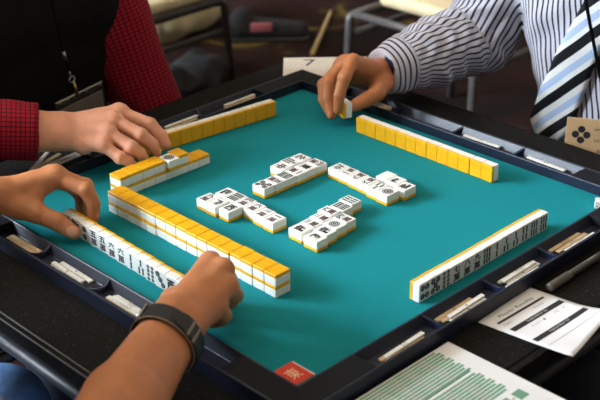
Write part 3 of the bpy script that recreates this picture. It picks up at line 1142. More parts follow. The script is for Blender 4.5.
def build_hand(wrist, elbow, hd, h=1.7, rw=(26.5, 38.0), twist=None, lim=None):
    wrist = V3(*wrist); elbow = V3(*elbow)
    ax = unit(elbow - wrist)
    lat = np.array(hd['index'][0], float) - np.array(hd['little'][0], float)
    lat = unit(lat - ax * (lat @ ax))
    L = np.linalg.norm(elbow - wrist)
    L2 = min(L, lim or L)
    fore = []
    for s in (-1, 1):                          # two bones side by side give a flattened wrist
        w0 = wrist + lat * s * 9 - ax * 4
        fore.append((w0, rw[0] - 9.5, wrist + ax * L2 * .5 + lat * s * 8, rw[1] * .72))
        if L2 > 90:
            fore.append((wrist + ax * L2 * .5 + lat * s * 8, rw[1] * .72, wrist + ax * L2 + lat * s * 6, rw[1] * .86))
    pts = [wrist, wrist + ax * L2] + [np.array(p, float) for k, v in hd.items() if k != 'palm' for p in v]
    pts = np.array(pts)
    lo = pts.min(0) - rw[1] - 12; hi = pts.max(0) + rw[1] + 12
    g = Grid(lo, hi, h)
    F = hand_field(g, wrist, fore, hd)
    X, Y, Z = g.points()
    F = F + 0.35 * noise3(X, Y, Z, 26, 3)
    P, Q = nets(F, g)
    return relax(P, Q, 1, .4), Q


class Person:
    def __init__(s, hips, fwd, lean=70, scale=1.0):
        s.f = V3(fwd[0], fwd[1], 0); s.l = V3(-fwd[1], fwd[0], 0); s.u = V3(0, 0, 1)
        s.o = V3(hips[0], hips[1], 0)
        s.lean = lean

    def p(s, f, l, z):                          # forward, left, height(mm, relative to the felt)
        return s.o + s.f * f + s.l * l + s.u * z

    def spine(s, z):
        t = (z + 190) / 480.0
        return s.lean * max(0, t) ** 1.1

    def torso(s, grow=0.0, wide=1.0):
        q = []
        for z, w, r in ((-190, 95, 92), (-110, 88, 90), (-20, 78, 92), (70, 84, 98), (160, 100, 104), (240, 112, 92)):
            f = s.spine(z)
            q.append((s.p(f, -w * wide, z), r * .9 + grow, s.p(f, w * wide, z), r * .9 + grow))
        f = s.spine(285)
        q.append((s.p(f, -150 * wide, 268), 56 + grow, s.p(f, 150 * wide, 268), 56 + grow))
        q.append((s.p(f, 0, 260), 70 + grow, s.p(f + 5, 0, 340), 56 + grow))
        return q

    def legs(s, grow=0.0, knees=None):
        q = []
        for sg in (-1, 1):
            hip = s.p(-10, sg * 95, -195)
            kn = np.array(knees[0 if sg < 0 else 1], float) if knees else s.p(300, sg * 120, -195)
            an = kn + s.f * 10 + s.u * (-740 + 80 - kn[2])
            q += [(hip, 86 + grow, kn, 62 + grow), (kn, 60 + grow, an, 42 + grow)]
        return q

    def feet(s, knees=None):
        out = []
        for sg in (-1, 1):
            kn = np.array(knees[0 if sg < 0 else 1], float) if knees else s.p(300, sg * 120, -195)
            out.append(kn + s.f * 10 + s.u * (-740 - kn[2]))
        return out


def face_field(g, c, f, l, u):
    pr = [(c + u * 25 - f * 12, 78, c + u * 28 + f * 8, 74), (c - u * 45 + f * 30, 50, c - u * 75 + f * 42, 34),
          (c - u * 10 + f * 35, 55, c - u * 50 + f * 40, 42)]
    F = g.group(pr, 28)
    F = smin(F, g.group([(c + u * 8 + f * 84, 7, c - u * 22 + f * 98, 12)], 0), 10)            # nose
    for sg in (-1, 1):
        F = smin(F, g.group([(c + l * sg * 76 + u * 12 - f * 6, 9, c + l * sg * 76 - u * 22 - f * 2, 7)], 0), 6)   # ears
        F = smin(F, g.group([(c + l * sg * 33 + u * 22 + f * 72, 9, c + l * sg * 14 + u * 20 + f * 78, 9)], 0), 10)  # brows
        F = np.maximum(F, -g.group([(c + l * sg * 31 + u * 4 + f * 84, 11, c + l * sg * 29 + u * 4 + f * 84, 11)], 0))
        F = smin(F, g.group([(c + l * sg * 31 + u * 4 + f * 68, 12, c + l * sg * 30 + u * 4 + f * 68, 12)], 0), 1)   # eyes
    F = smin(F, g.group([(c + l * 18 - u * 46 + f * 80, 6, c - l * 18 - u * 46 + f * 80, 6)], 0), 7)            # mouth
    return F


def bounds(prims, pad):
    a = np.array([np.minimum(p[0], p[2]) - max(p[1], p[3]) for p in prims]).min(0) - pad
    b = np.array([np.maximum(p[0], p[2]) + max(p[1], p[3]) for p in prims]).max(0) + pad
    return a, b


def build_person(pe, label, skin, hands, arms, knees=None, legs_mat=None, wide=1.0):
    """hands: list of (P, Q) fine meshes ; arms: list of prims for coarse arms"""
    tor = pe.torso(0, wide)
    leg = pe.legs(0, knees)
    fs = pe.spine(285)
    neck = [(pe.p(fs + 5, 0, 300), 50, pe.p(fs + 22, 0, 420), 52)]
    hc = pe.p(fs + 30, 0, 478)
    al = tor + leg + neck + [(hc, 110, hc, 110)] + [a for arm in arms for a in arm]
    lo, hi = bounds(al, 25)
    g = Grid(lo, hi, 11.0)
    F = g.group(tor, 40)
    F = smin(F, g.group(leg, 20), 25)
    F = smin(F, g.group(neck, 20), 25)
    for arm in arms:
        F = smin(F, g.group(arm, 18), 20)
    for ft in pe.feet(knees):
        F = smin(F, g.group([(ft + pe.u * 40, 36, ft + pe.f * 130 + pe.u * 26, 24)], 0), 18)
    P1, Q1 = nets(F, g)
    g2 = Grid(hc - 125, hc + 125, 4.0)
    F2 = face_field(g2, hc, pe.f, pe.l, pe.u)
    F2 = smin(F2, g2.group(neck, 0), 18)
    P2, Q2 = nets(F2, g2)
    parts = [(P1, Q1), (P2, Q2)] + [h[:2] for h in hands]
    nails = [n for h in hands for n in (h[2] if len(h) > 2 else [])]

    def mi(C):
        m = np.zeros(len(C))
        for c, r in nails:
            m[np.linalg.norm(C - np.array(c), axis=1) < r] = 1
        for sg in (-1, 1):
            e = hc + pe.l * sg * 31 + pe.u * 4 + pe.f * 80
            m[np.linalg.norm(C - e, axis=1) < 7] = 3
        ml = hc - pe.u * 46 + pe.f * 86
        d = C - ml
        m[(np.abs(d @ pe.l) < 22) & (np.abs(d @ pe.u) < 6) & (np.abs(d @ pe.f) < 14)] = 2
        return m
    o = np_mesh('person', parts, [skin, M['nail'], M['lips'], M['eye']], None, None, mi)
    tag(o, label, 'person')
    # hair
    g3 = Grid(hc - 130, hc + 130, 5.0)
    F3 = g3.group([(hc + pe.u * 28 - pe.f * 16, 84, hc + pe.u * 32 + pe.f * 4, 80)], 0)
    X, Y, Z = g3.points()
    D = ((X - hc[0]) * pe.f[0] + (Y - hc[1]) * pe.f[1]) * 1.0 - (Z - hc[2]) * 0.95
    F3 = np.maximum(F3 + 1.5 * noise3(X, Y, Z, 14, 5), (D - 12).astype(np.float32))
    np_mesh('hair', [nets(F3, g3)], M['hair'], o)
    return o


def garment(name, groups, k, h, mats, parent, cloth=None, fold=0.0, fold_wl=60, cuts=(), seed=1, rx=1, extra=None):
    al = [p for grp in groups for p in grp[0]]
    lo, hi = bounds(al, 14)
    g = Grid(lo, hi, h)
    X, Y, Z = g.points()
    F = None
    for prims, kk, cut, inner in groups:
        f = g.group(prims, kk)
        for c, n in (cut or []):
            d = (X - c[0]) * n[0] + (Y - c[1]) * n[1] + (Z - c[2]) * n[2]
            f = np.maximum(f, d.astype(np.float32))
        if inner:
            f = np.maximum(f, -g.group(inner, 0))
        F = f if F is None else smin(F, f, k)
    if fold:
        F = F + fold * noise3(X, Y, Z, fold_wl, seed).astype(np.float32)
    if extra:
        F = extra(F, X, Y, Z)
    P, Q = nets(F, g)
    P = relax(P, Q, rx, .4)
    return np_mesh(name, [(P, Q)], mats, parent, cloth)


def arm_cloth(segs, torso_fn, R=58.0, cuff=None, diag=0.0):
    """segs: list of (a, b, s0) ; returns cloth coordinates per vertex"""
    def fn(V):
        best = np.full(len(V), 1e9); U = np.zeros((len(V), 3))
        tu, td = torso_fn(V)
        U[:] = tu; best[:] = td
        for a, b, s0, r, ref in segs:
            a = np.array(a, float); b = np.array(b, float)
            d = b - a; L = np.linalg.norm(d); d /= L
            t = np.clip((V - a) @ d, 0, L)
            q = V - a - t[:, None] * d
            dist = np.linalg.norm(q, axis=1) - r
            e1 = unit(np.array(ref, float) - d * (np.array(ref, float) @ d)); e2 = np.cross(d, e1)
            an = np.arctan2(q @ e2, q @ e1)
            m = dist < best
            best[m] = dist[m]
            ss = (V - a) @ d + s0
            U[m, 0] = an[m] * R + diag * ss[m]; U[m, 1] = ss[m]
            if cuff is not None:
                mc = m & (ss < cuff)
                U[mc, 0] = ss[mc]
        return U
    return fn


def torso_flat(pe, bias=0.0):
    def fn(V):
        q = V - pe.o
        l = q @ pe.l; f = q @ pe.f
        U = np.stack([l + 0.25 * f, V[:, 2], f], 1)
        d = np.maximum(np.abs(l) - 175, 0) + bias
        return U, d
    return fn


def shoes(pe, parent, knees=None):
    for ft in pe.feet(knees):
        g = Grid(np.minimum(ft, ft + pe.f * 170) - 60, np.maximum(ft, ft + pe.f * 170) + (60, 60, 110), 7)
        F = g.group([(ft + pe.u * 44 - pe.f * 15, 44, ft + pe.f * 150 + pe.u * 34, 34)], 0)
        F = smin(F, g.group([(ft + pe.u * 50, 40, ft + pe.u * 80, 46)], 0), 15)
        Z = g.points()[2]
        F = np.maximum(F, (-740 + 2 - Z).astype(np.float32) + 0 * F)
        np_mesh('shoe', [nets(F, g)], M['shoe'], parent)


def trousers(pe, m, parent, knees=None, h=9):
    tor = pe.torso(7)[:2]
    legs = pe.legs(8, knees)
    garment('trousers', [(tor, 30, None, None), (legs, 14, None, None)], 25, h, m, parent, None, 2.0, 70)


# ---- far-left player: dark vest over a red checked shirt ----
A = Person((-60, 645), (0, -1), 62)
hA = {
    'palm': (-.15, -.05, -1),
    'index': [(-73, 300, 75), (-50, 259, 61), (-42, 243, 45), (-41, 236, 33)],
    'middle': [(-94, 286, 74), (-77, 245, 57), (-65, 235, 42), (-61, 233, 29)],
    'ring': [(-114, 274, 65), (-101, 238, 48), (-90, 233, 37), (-84, 233, 26)],
    'little': [(-129, 265, 52), (-120, 240, 38), (-109, 235, 30), (-103, 235, 23)],
    'thumb': [(-140, 330, 56), (-108, 326, 46), (-90, 304, 41), (-80, 280, 37)],
}
wA = (-164, 332, 64); eA = (-395, 480, 100)
mA = build_hand(wA, eA, hA, 1.7, (30, 37), lim=110)
shA = A.p(A.spine(285), -175, 262)
armA = [(V3(*wA) + unit(V3(*eA) - V3(*wA)) * 60, 24, V3(*eA), 34), (V3(*eA), 36, shA, 46)]
eA2 = V3(142, 500, -70); shA2 = A.p(A.spine(285), 150, 262); wA2 = V3(40, 430, -110)
armA2 = [(shA2, 46, eA2, 38), (eA2, 34, V3(60, 560, -95), 26), (V3(60, 560, -95), 24, V3(20, 580, -95), 18)]
perA = build_person(A, 'person in black vest and red checked shirt reaching over the far left frame', M['skin_a'], [mA], [armA, armA2])
dA = unit(V3(*eA) - V3(*wA))
c0 = V3(*wA) + dA * 22
slA = [(c0 - dA * 10, 41, V3(*eA), 47), (V3(*eA), 47, shA, 58)]
slA2 = [(shA2, 58, eA2, 56), (eA2, 48, V3(70, 558, -95), 36)]
clothA = arm_cloth([(c0, V3(*eA), 0, 40, (0, 0, -1)), (V3(*eA), shA, 250, 50, (1, 0, 0)), (shA2, eA2, 600, 52, (-1, 0.5, 0)), (eA2, V3(70, 558, -95), 900, 40, (0, 0, -1))], torso_flat(A, 20), 40)
garment('checked_shirt', [(A.torso(6), 36, None, None), (slA, 14, [(c0, -dA)], [(c0 - dA * 40, 32, c0 - dA * 18, 32)]), (slA2, 16, None, None)], 22, 4.5, M['check'], perA, clothA, 2.0, 55, seed=4)
vestA = A.torso(14)
garment('vest', [(vestA, 36, [(A.p(0, 0, 330), (0, 0, 1)), (A.p(0, 0, -215), (0, 0, -1))], None)], 20, 7, M['vest'], perA, None, 1.8, 70, seed=9)
trousers(A, M['trousers'], perA)
shoes(A, perA)

# ---- far-right player: striped shirt and striped tie ----
B = Person((655, -118), (-1, 0), 62)
hB = {
    'palm': (-.2, -.1, -1),
    'index': [(271, 158, 95), (238, 144, 83), (227, 144, 57), (226, 147, 33)],
    'middle': [(277, 180, 86), (243, 182, 64), (233, 174, 40), (227, 162, 20)],
    'ring': [(286, 196, 76), (254, 204, 50), (243, 194, 32), (238, 178, 19)],
    'little': [(297, 208, 62), (272, 212, 38), (262, 204, 24), (258, 192, 15)],
    'thumb': [(334, 146, 48), (305, 136, 40), (280, 139, 34), (260, 146, 28)],
}
wB = (345, 168, 54); eB = (562, 136, 72)
mB = build_hand(wB, eB, hB, 1.7, (26, 34), lim=95)
shB = B.p(B.spine(285), -172, 262)
armB = [(V3(*wB) + unit(V3(*eB) - V3(*wB)) * 50, 23, V3(*eB), 34), (V3(*eB), 36, shB, 46)]
shB2 = B.p(B.spine(285), 172, 262); eB2 = V3(590, -350, -60); hB2 = V3(480, -240, -95)
armB2 = [(shB2, 46, eB2, 36), (eB2, 34, hB2, 26), (hB2, 24, hB2 + V3(-50, 30, 0), 18)]
perB = build_person(B, 'person in striped shirt and striped tie holding one tile upright', M['skin_b'], [mB], [armB, armB2], wide=.92)
dB = unit(V3(*eB) - V3(*wB))
c1 = V3(*wB) + dB * 4
c2 = c1 + dB * 42
slB = [(c2, 42, c2 + dB * 60, 54), (c2 + dB * 60, 54, V3(*eB), 62), (V3(*eB), 62, shB, 66)]
cuB = [(c1 - dB * 8, 38, c2 + dB * 8, 40)]
slB2 = [(shB2, 62, eB2, 50), (eB2, 48, hB2, 36)]
clothB = arm_cloth([(c1, V3(*eB), 0, 50, (0, 0, -1)), (V3(*eB), shB, 230, 58, (0, -1, 0)), (shB2, eB2, 600, 52, (0, 1, 0)), (eB2, hB2, 900, 42, (0, 0, -1))], torso_flat(B, 16), 58, cuff=44)


def folds_b(F, X, Y, Z):                        # gathered sleeve: rings of folds across the arm
    t = (X - c2[0]) * dB[0] + (Y - c2[1]) * dB[1] + (Z - c2[2]) * dB[2]
    r2 = (Y - 110) ** 2
    w = np.clip(t / 25, 0, 1) * np.clip((Y - 40) / 30, 0, 1)
    ph = 2 * math.pi * (t + 16 * np.sin(Z / 17.0 + Y / 23.0)) / 34.0
    return F + (w * 3.2 * np.sin(ph)).astype(np.float32)


shirtB = garment('striped_shirt', [(B.torso(6, .92), 36, None, None), (slB, 14, None, None), (cuB, 6, [(c1, -dB), (c2 + dB * 6, dB)], [(c1 - dB * 40, 31, c1 - dB * 14, 31)]), (slB2, 16, None, None)], 14, 3.8, M['striped'], perB, clothB, 2.2, 60, seed=12, extra=folds_b)
trousers(B, M['trousers'], perB)
shoes(B, perB)


# tie: a tapering, slightly thick strip lying on the shirt front
from mathutils.bvhtree import BVHTree
bvh = BVHTree.FromPolygons([v.co for v in shirtB.data.vertices], [tuple(p_.vertices) for p_ in shirtB.data.polygons])


def shirt_front(l, z):
    p_ = B.p(420, l, z)
    hit = bvh.ray_cast(W(*p_), Vector((-B.f[0], -B.f[1], 0)))
    return 420 - hit[3] * 1000 if hit[0] is not None else None


tie_pts = [(300, 46, 18), (285, 44, 23), (262, 36, 23), (204, 16, 29), (168, -1, 31), (126, -20, 33), (84, -40, 35), (49, -53, 37), (14, -70, 40), (-43, -92, 42), (-62, -98, 30), (-92, -104, 2)]
zs = np.linspace(300, -92, 44)
tl = np.interp(-zs, [-p_[0] for p_ in tie_pts], [p_[1] for p_ in tie_pts])
tw = np.interp(-zs, [-p_[0] for p_ in tie_pts], [p_[2] for p_ in tie_pts])
NV = 9
FF = np.zeros((len(zs), NV))
for i in range(len(zs)):
    for j in range(NV):
        f_ = shirt_front(tl[i] + (j / (NV - 1) - .5) * 2 * tw[i], zs[i])
        FF[i, j] = f_ if f_ is not None else 100
FF = np.maximum(FF, FF.mean(1, keepdims=True) - 6)
for _ in range(4):
    G_ = np.pad(FF, ((1, 1), (0, 0)), 'edge')
    FF = np.maximum(FF, (G_[:-2] + G_[1:-1] + G_[2:]) / 3)
bm = bmesh.new()
cl = bm.verts.layers.float_vector.new('cloth')
rows = []
for i, z in enumerate(zs):
    r_ = []
    for j in range(NV):
        v = (j / (NV - 1) - .5) * 2
        l = tl[i] + v * tw[i]
        vv = bm.verts.new(W(*B.p(FF[i, j] + 6.5 - 2.5 * abs(v) ** 3, l, z)))
        vv[cl] = (z * .94 - (l - tl[i] * .3) * 1.0, l, 0)
        r_.append(vv)
    rows.append(r_)
for i in range(len(rows) - 1):
    for j in range(NV - 1):
        bm.faces.new((rows[i][j], rows[i][j + 1], rows[i + 1][j + 1], rows[i + 1][j]))
bmesh.ops.recalc_face_normals(bm, faces=bm.faces[:])
bmesh.ops.solidify(bm, geom=bm.faces[:], thickness=.004)
obj('necktie', bm, M['tie'], perB, True)

# ---- near-left player: bare forearms, left hand on the row, right fist with watch ----
Cc = Person((-800, 78), (1, 0), 62)
hC = {
    'palm': (.1, -.45, -1),
    'index': [(-256, 194, 68), (-236, 158, 57), (-232, 148, 39), (-236, 146, 20)],
    'middle': [(-247, 208, 66), (-226, 173, 54), (-224, 163, 36), (-231, 158, 19)],
    'ring': [(-244, 222, 60), (-220, 188, 48), (-218, 177, 32), (-228, 170, 17)],
    'little': [(-248, 236, 52), (-224, 206, 40), (-221, 194, 28), (-229, 186, 15)],
    'thumb': [(-318, 205, 50), (-299, 179, 39), (-283, 156, 28), (-273.5, 137, 16)],
}
wC = (-332, 228, 60); eC = (-560, 318, 92)
nC = [((-279, 133, 21), 7.5)]
mC = build_hand(wC, eC, hC, 1.7, (27, 38)) + (nC,)
hD = {
    'palm': (.62, .45, -.64),
    'index': [(-271, -131, 77), (-250, -110, 47), (-246, -101, 27), (-255, -97, 13)],
    'middle': [(-270, -152, 76), (-248, -133, 47), (-245, -120, 27), (-255, -112, 14)],
    'ring': [(-280, -171, 67), (-258, -156, 40), (-254, -143, 24), (-263, -133, 14)],
    'little': [(-306, -182, 56), (-289, -172, 34), (-283, -160, 20), (-286, -150, 13)],
    'thumb': [(-344, -150, 54), (-316, -116, 42), (-294, -98, 30), (-281, -86, 20)],
}
wD = (-364, -186, 66); eD = (-622, -342, 72)
mD = build_hand(wD, eD, hD, 1.7, (28.5, 42))
shC = Cc.p(Cc.spine(285), 178, 262); shD = Cc.p(Cc.spine(285), -178, 262)
armC = [(V3(*eC), 36, shC, 46), (V3(*eC), 32, V3(*eC) + (V3(*wC) - V3(*eC)) * .35, 27)]
armD = [(V3(*eD), 37, shD, 46), (V3(*eD), 33, V3(*eD) + (V3(*wD) - V3(*eD)) * .35, 28)]
kneesC = (V3(-400, -60, -200), V3(-410, 150, -212))
perC = build_person(Cc, 'person with bare forearms gripping both ends of the near left tile row', M['skin_c'], [mC, mD], [armC, armD], kneesC)
slC = [(shC, 58, shC * .72 + V3(*eC) * .28, 54)]
slD = [(shD, 58, shD * .72 + V3(*eD) * .28, 54)]
garment('tee_shirt', [(Cc.torso(8), 36, None, None), (slC, 10, None, None), (slD, 10, None, None)], 22, 9, M['tshirt'], perC, None, 1.5, 80, seed=3)
trousers(Cc, M['jeans'], perC, kneesC)
shoes(Cc, perC, kneesC)

# ---- near-right player: only a dark knee shows under the table edge ----
D = Person((70, -830), (0, 1), 30)
kneesD = (V3(80, -385, -166), V3(-110, -385, -178))
sR = D.p(D.spine(285), -172, 262); sL = D.p(D.spine(285), 172, 262)
eR = V3(300, -800, -20); eL = V3(-160, -800, -20); lap = V3(70, -660, -60)
arD1 = [(sR, 46, eR, 38), (eR, 34, lap + V3(25, 0, 0), 26)]
arD2 = [(sL, 46, eL, 38), (eL, 34, lap - V3(25, 0, 0), 26)]
perD = build_person(D, 'person in dark trousers whose knee shows under the right table edge', M['skin_b'], [], [arD1, arD2], kneesD)
garment('tee_shirt', [(D.torso(8), 36, None, None), ([(sR, 60, eR, 50), (eR, 46, lap * .4 + eR * .6, 42)], 10, None, None), ([(sL, 60, eL, 50), (eL, 46, lap * .4 + eL * .6, 42)], 10, None, None)], 22, 9, M['tshirt'], perD, None, 1.5, 80, seed=5)
trousers(D, M['trousers'], perD, kneesD)
shoes(D, perD, kneesD)

# ------------------------------------------------------------------ wristwatch on the near fist
dD = unit(V3(*eD) - V3(*wD))
latD = np.array(hD['index'][0], float) - np.array(hD['little'][0], float)
latD = unit(latD - dD * (latD @ dD)); upD = np.cross(dD, latD)
if upD[2] < 0:
    upD = -upD
wc = V3(*wD) + dD * 34
watch = thing('wristwatch', 'black strap wristwatch with pale stitched edges on the near forearm', 'watch', W(0, 0, 0))


def ring_pts(ra, rb, off, a0=0.0, a1=2 * math.pi, n=40):
    return [wc + dD * off + latD * math.cos(a) * ra + upD * math.sin(a) * rb for a in np.linspace(a0, a1, n)]


def band(name, ra, rb, th, o0, o1, a0, a1, m, n=48, taper=False):
    bm = bmesh.new()
    R_ = []
    for i, a in enumerate(np.linspace(a0, a1, n)):
        r0, r1 = o0, o1
        if taper:
            t = i / (n - 1)
            k = math.sqrt(max(0.0, 1 - max(0.0, (t - .8) / .2) ** 2))
            mid = (o0 + o1) / 2
            r0, r1 = mid + (o0 - mid) * max(k, .05), mid + (o1 - mid) * max(k, .05)
        q = []
        for rr_, oo in ((0, r0), (th, r0), (th, r1), (0, r1)):
            p_ = wc + dD * oo + latD * math.cos(a) * (ra + rr_) + upD * math.sin(a) * (rb + rr_)
            q.append(bm.verts.new(mm(p_)))
        R_.append(q)
    closed = abs(a1 - a0 - 2 * math.pi) < 1e-3
    for i in range(n - 1):
        for j in range(4):
            bm.faces.new((R_[i][j], R_[i][(j + 1) % 4], R_[i + 1][(j + 1) % 4], R_[i + 1][j]))
    if not closed:
        bm.faces.new(R_[0][::-1]); bm.faces.new(R_[-1])
    return obj(name, bm, m, watch)


RA, RB = 35.0, 27.5
band('strap', RA, RB, 2.4, -13, 13, 0, 2 * math.pi, M['strap'])
for s_ in (-1, 1):
    band('strap_edge', RA + 1.2, RB + 1.2, 1.3, s_ * 13 - .6, s_ * 13 + .6, 0, 2 * math.pi, M['strap_edge'])
band('strap_end', RA + 2.2, RB + 2.2, 2.6, -12, 12, math.radians(178), math.radians(74), M['strap'], 30, True)
for a_ in (102, 116):
    band('keeper', RA + 4.6, RB + 4.6, 1.2, -14, 14, math.radians(a_), math.radians(a_ + 4), M['strap_edge'], 4)
bm = bmesh.new()
cs = wc - upD * (RB + 6)
add_tube(bm, [cs + upD * 5, cs + upD * 4, cs - upD * 4, cs - upD * 5], [17, 19, 19, 17], 28)
obj('case', bm, M['steel'], watch, True)
bm = bmesh.new()
add_tube(bm, [wc + latD * (RA + 4) * math.cos(.2) + upD * (RB + 4) * math.sin(.2) + dD * -13, wc + latD * (RA + 4) * math.cos(.2) + upD * (RB + 4) * math.sin(.2) + dD * 13], 1.6, 8)
obj('buckle', bm, M['steel'], watch, True)

# ------------------------------------------------------------------ name badges on lanyards
# badge on the vest
yb = 462.0
ba = thing('name_badge', 'clear name badge holder clipped to a lanyard on the black vest', 'badge', W(-32, yb - 2, 46))
ba.rotation_euler = (0.10, -0.13, 0)
bm = bmesh.new(); add_box(bm, (-46, -1.5, -62), (46, 1.5, 6), 1.0); obj('holder', bm, M['holder'], ba)
bm = bmesh.new(); add_box(bm, (-40, -2.0, -58), (42, 2.0, -9), .5); obj('card', bm, M['badge_card_dim'], ba)
bm = bmesh.new(); add_box(bm, (-44, -2.6, -4), (44, 2.6, 5), 1.0)
for x in (-38, 38, 12, -22):
    add_box(bm, (x - 3, -3.4, -2), (x + 3, 3.4, 3), .8)
obj('rail', bm, M['holder'], ba)
bm = bmesh.new(); add_tube(bm, [(-4, -2.5, 0), (-8, -3, 28)], 2.2, 8); obj('clip', bm, M['brass'], ba, True)
bm = bmesh.new()
add_tube(bm, [(-10 + 5 * math.cos(a), -3, 34 + 5 * math.sin(a)) for a in np.linspace(0, 2 * math.pi, 14)], 1.2, 6)
add_tube(bm, [(-11, -3, 39), (-13, -3, 52)], 1.5, 6)
add_tube(bm, [(-15, -3, 70), (-17, -3, 86)], 2.6, 8)
obj('ring', bm, M['steel'], ba, True)
bm = bmesh.new(); add_tube(bm, [(-13, -3, 50), (-17, -3, 86), (-24, -4, 190)], 2.2, 6)
obj('lanyard_cord', bm, M['cord'], ba, True)
# badge on the striped shirt
bb = thing('name_badge', 'tan name badge with printed emblem hanging beside the striped tie', 'badge', W(452, -119, 24))
bb.rotation_euler = (-0.1, 0.02, -0.98)
bm = bmesh.new(); add_box(bm, (0, -1.2, -80), (104, 1.2, 4), 1.0); obj('holder', bm, M['badge_card_tan'], bb)
bm = bmesh.new()
for k in range(4):
    a = k * math.pi / 2
    put_disc(bm, 23 + 8.5 * math.cos(a), -22 + 8.5 * math.sin(a), 5.6, 0, 0, 0)
put_text(bm, 'MVC', 51, -13, 18, 5.0, 0, 0); put_text(bm, 'World', 54, -30, 24, 5.4, 0, 0)
put_rect(bm, 40, -21.5, 74, -20.3, 0, 1)
put_text(bm, '64', 54, -46, 9, 5.5, 0, 0)
put_text(bm, 'Player', 50, -62, 34, 6, 0, 0)
bmesh.ops.transform(bm, matrix=Matrix.Translation((0, -.0013, 0)) @ Matrix.Rotation(math.pi / 2, 4, 'X'), verts=bm.verts[:])
obj('printing', bm, [M['print'], M['print_grey']], bb)
bm = bmesh.new(); add_tube(bm, [(52, 1, 2), (44, 2, 60), (20, 2, 140), (-6, 0, 230)], 2.6, 8); obj('lanyard_cord', bm, M['cord'], bb, True)
bm = bmesh.new(); add_tube(bm, [(52, -1, 2), (52, -1, 22)], 3, 8); obj('clip', bm, M['steel'], bb, True)


# ------------------------------------------------------------------ chairs
def chair(label, x, y, rot, seat_z, frame, seat_m, low=120, group=None, sw=430, inset=0, rise=0, rail=11):
    t = thing('chair', label, 'chair', Vector((x / 1000, y / 1000, 0)), rot, group)
    hw = sw / 2
    bm = bmesh.new(); add_box(bm, (-hw + inset, -hw + inset, seat_z - 42 + rise), (hw - inset, hw, seat_z + rise), 16, 3); obj('seat', bm, seat_m, t, True)
    bm = bmesh.new(); add_box(bm, (-hw + 5, hw + 18, seat_z + 150), (hw - 5, hw + 54, seat_z + 470), 16, 3); obj('backrest', bm, seat_m, t, True)
    for sx in (-1, 1):
        for sy in (-1, 1):
            bm = bmesh.new()
            if sy < 0:
                add_tube(bm, arc_pts([(sx * (hw - 30), 60, seat_z - 55), (sx * (hw + 2), -hw + 20, seat_z - 55), (sx * (hw + 6), -hw - 6, seat_z - 60), (sx * (hw + 14), -hw - 22, 0)], 40), 13, 10)
            else:
                add_tube(bm, [(sx * (hw - 4), hw + 24, seat_z + 440), (sx * (hw - 2), hw + 16, seat_z - 40), (sx * (hw + 8), hw + 36, 0)], 13, 10)
            obj('leg', bm, frame, t, True)
    for sx in (-1, 1):
        bm = bmesh.new()
        add_tube(bm, [(sx * (hw + 8), -hw - 10, seat_z - 55 - low), (sx * (hw + 3), hw + 22, seat_z - 55 - low)], 10, 10)
        obj('stretcher', bm, frame, t, True)
    bm = bmesh.new()
    for sx in (-1, 1):
        add_tube(bm, [(sx * (hw - 2), -hw, seat_z - 52), (sx * (hw - 2), hw + 18, seat_z - 52)], rail, 10)
    add_tube(bm, [(-hw, -hw + 2, seat_z - 52), (hw, -hw + 2, seat_z - 52)], rail, 10)
    obj('seat_frame', bm, frame, t, True)
    return t


chair('grey framed chair with cream seat beyond the striped sleeve', 1640, 1010, -math.pi / 2, 450, M['chair_steel'], M['cream_vinyl'], 60, None, 440, 50, 12)
chair('brown framed chair holding a cream cushion behind the red checked sleeve', 1255, 2070, math.pi / 2, 345, M['chair_frame'], M['canvas'], 100, None, 420, 0, 0, 17)
for nm, pe, r_ in (('black chair under the person in the black vest', A, 0.0), ('black chair under the person in the striped shirt', B, -math.pi / 2),
                   ('black chair under the person with bare forearms', Cc, math.pi / 2), ('black chair under the person in dark trousers', D, math.pi)):
    q = pe.p(-30, 0, 0)
    chair(nm, q[0], q[1], r_, 436, M['chair_frame'], M['seat_black'], 120, 'chairs of the four players')

# ------------------------------------------------------------------ things on the floor behind
bag = thing('tote_bag', 'slumped cream canvas bag on the floor behind the brown chair leg', 'bag', Vector((1.70, 2.36, 0)), 0.2)
g = Grid((-230, -160, -20), (230, 160, 330), 9)
X, Y, Z = g.points()
F = g.group([((-110, 0, 90), 90, (110, 0, 90), 90), ((-80, 0, 190), 70, (80, 10, 200), 60)], 40)
F = np.maximum(F + 7 * noise3(X, Y, Z, 130, 8).astype(np.float32), (4 - Z).astype(np.float32) + 0 * F)
P, Q = nets(F, g)
P[:, 2] -= TZ * 1000
o = np_mesh('bag_body', [(P, Q)], M['canvas'], bag)
bm = bmesh.new(); add_tube(bm, arc_pts([(-70, -40, 235), (-60, -60, 330), (60, -60, 330), (70, -40, 235)], 60), 8, 8); obj('handle', bm, M['canvas'], bag, True)

sho = thing('canvas_shoe', 'black shoe with a pink patch on the carpet behind the table', 'shoe', Vector((1.88, 2.09, 0)), -0.78)
g = Grid((-190, -80, -20), (190, 80, 130), 5)
F = g.group([((-100, 0, 46), 44, (120, 0, 32), 34), ((-110, 0, 60), 40, (-90, 0, 88), 38)], 25)
Z = g.points()[2]
F = np.maximum(F, (14 - Z).astype(np.float32) + 0 * F)
P, Q = nets(F, g); P[:, 2] -= TZ * 1000
np_mesh('upper', [(P, Q)], M['black_cloth'], sho)
bm = bmesh.new(); add_box(bm, (-146, -42, 0), (152, 42, 16), 12, 3); obj('sole', bm, M['shoe'], sho, True)
bm = bmesh.new(); add_box(bm, (-60, -46, 40), (20, -30, 74), 6, 2); obj('side_patch', bm, M['pink'], sho, True)

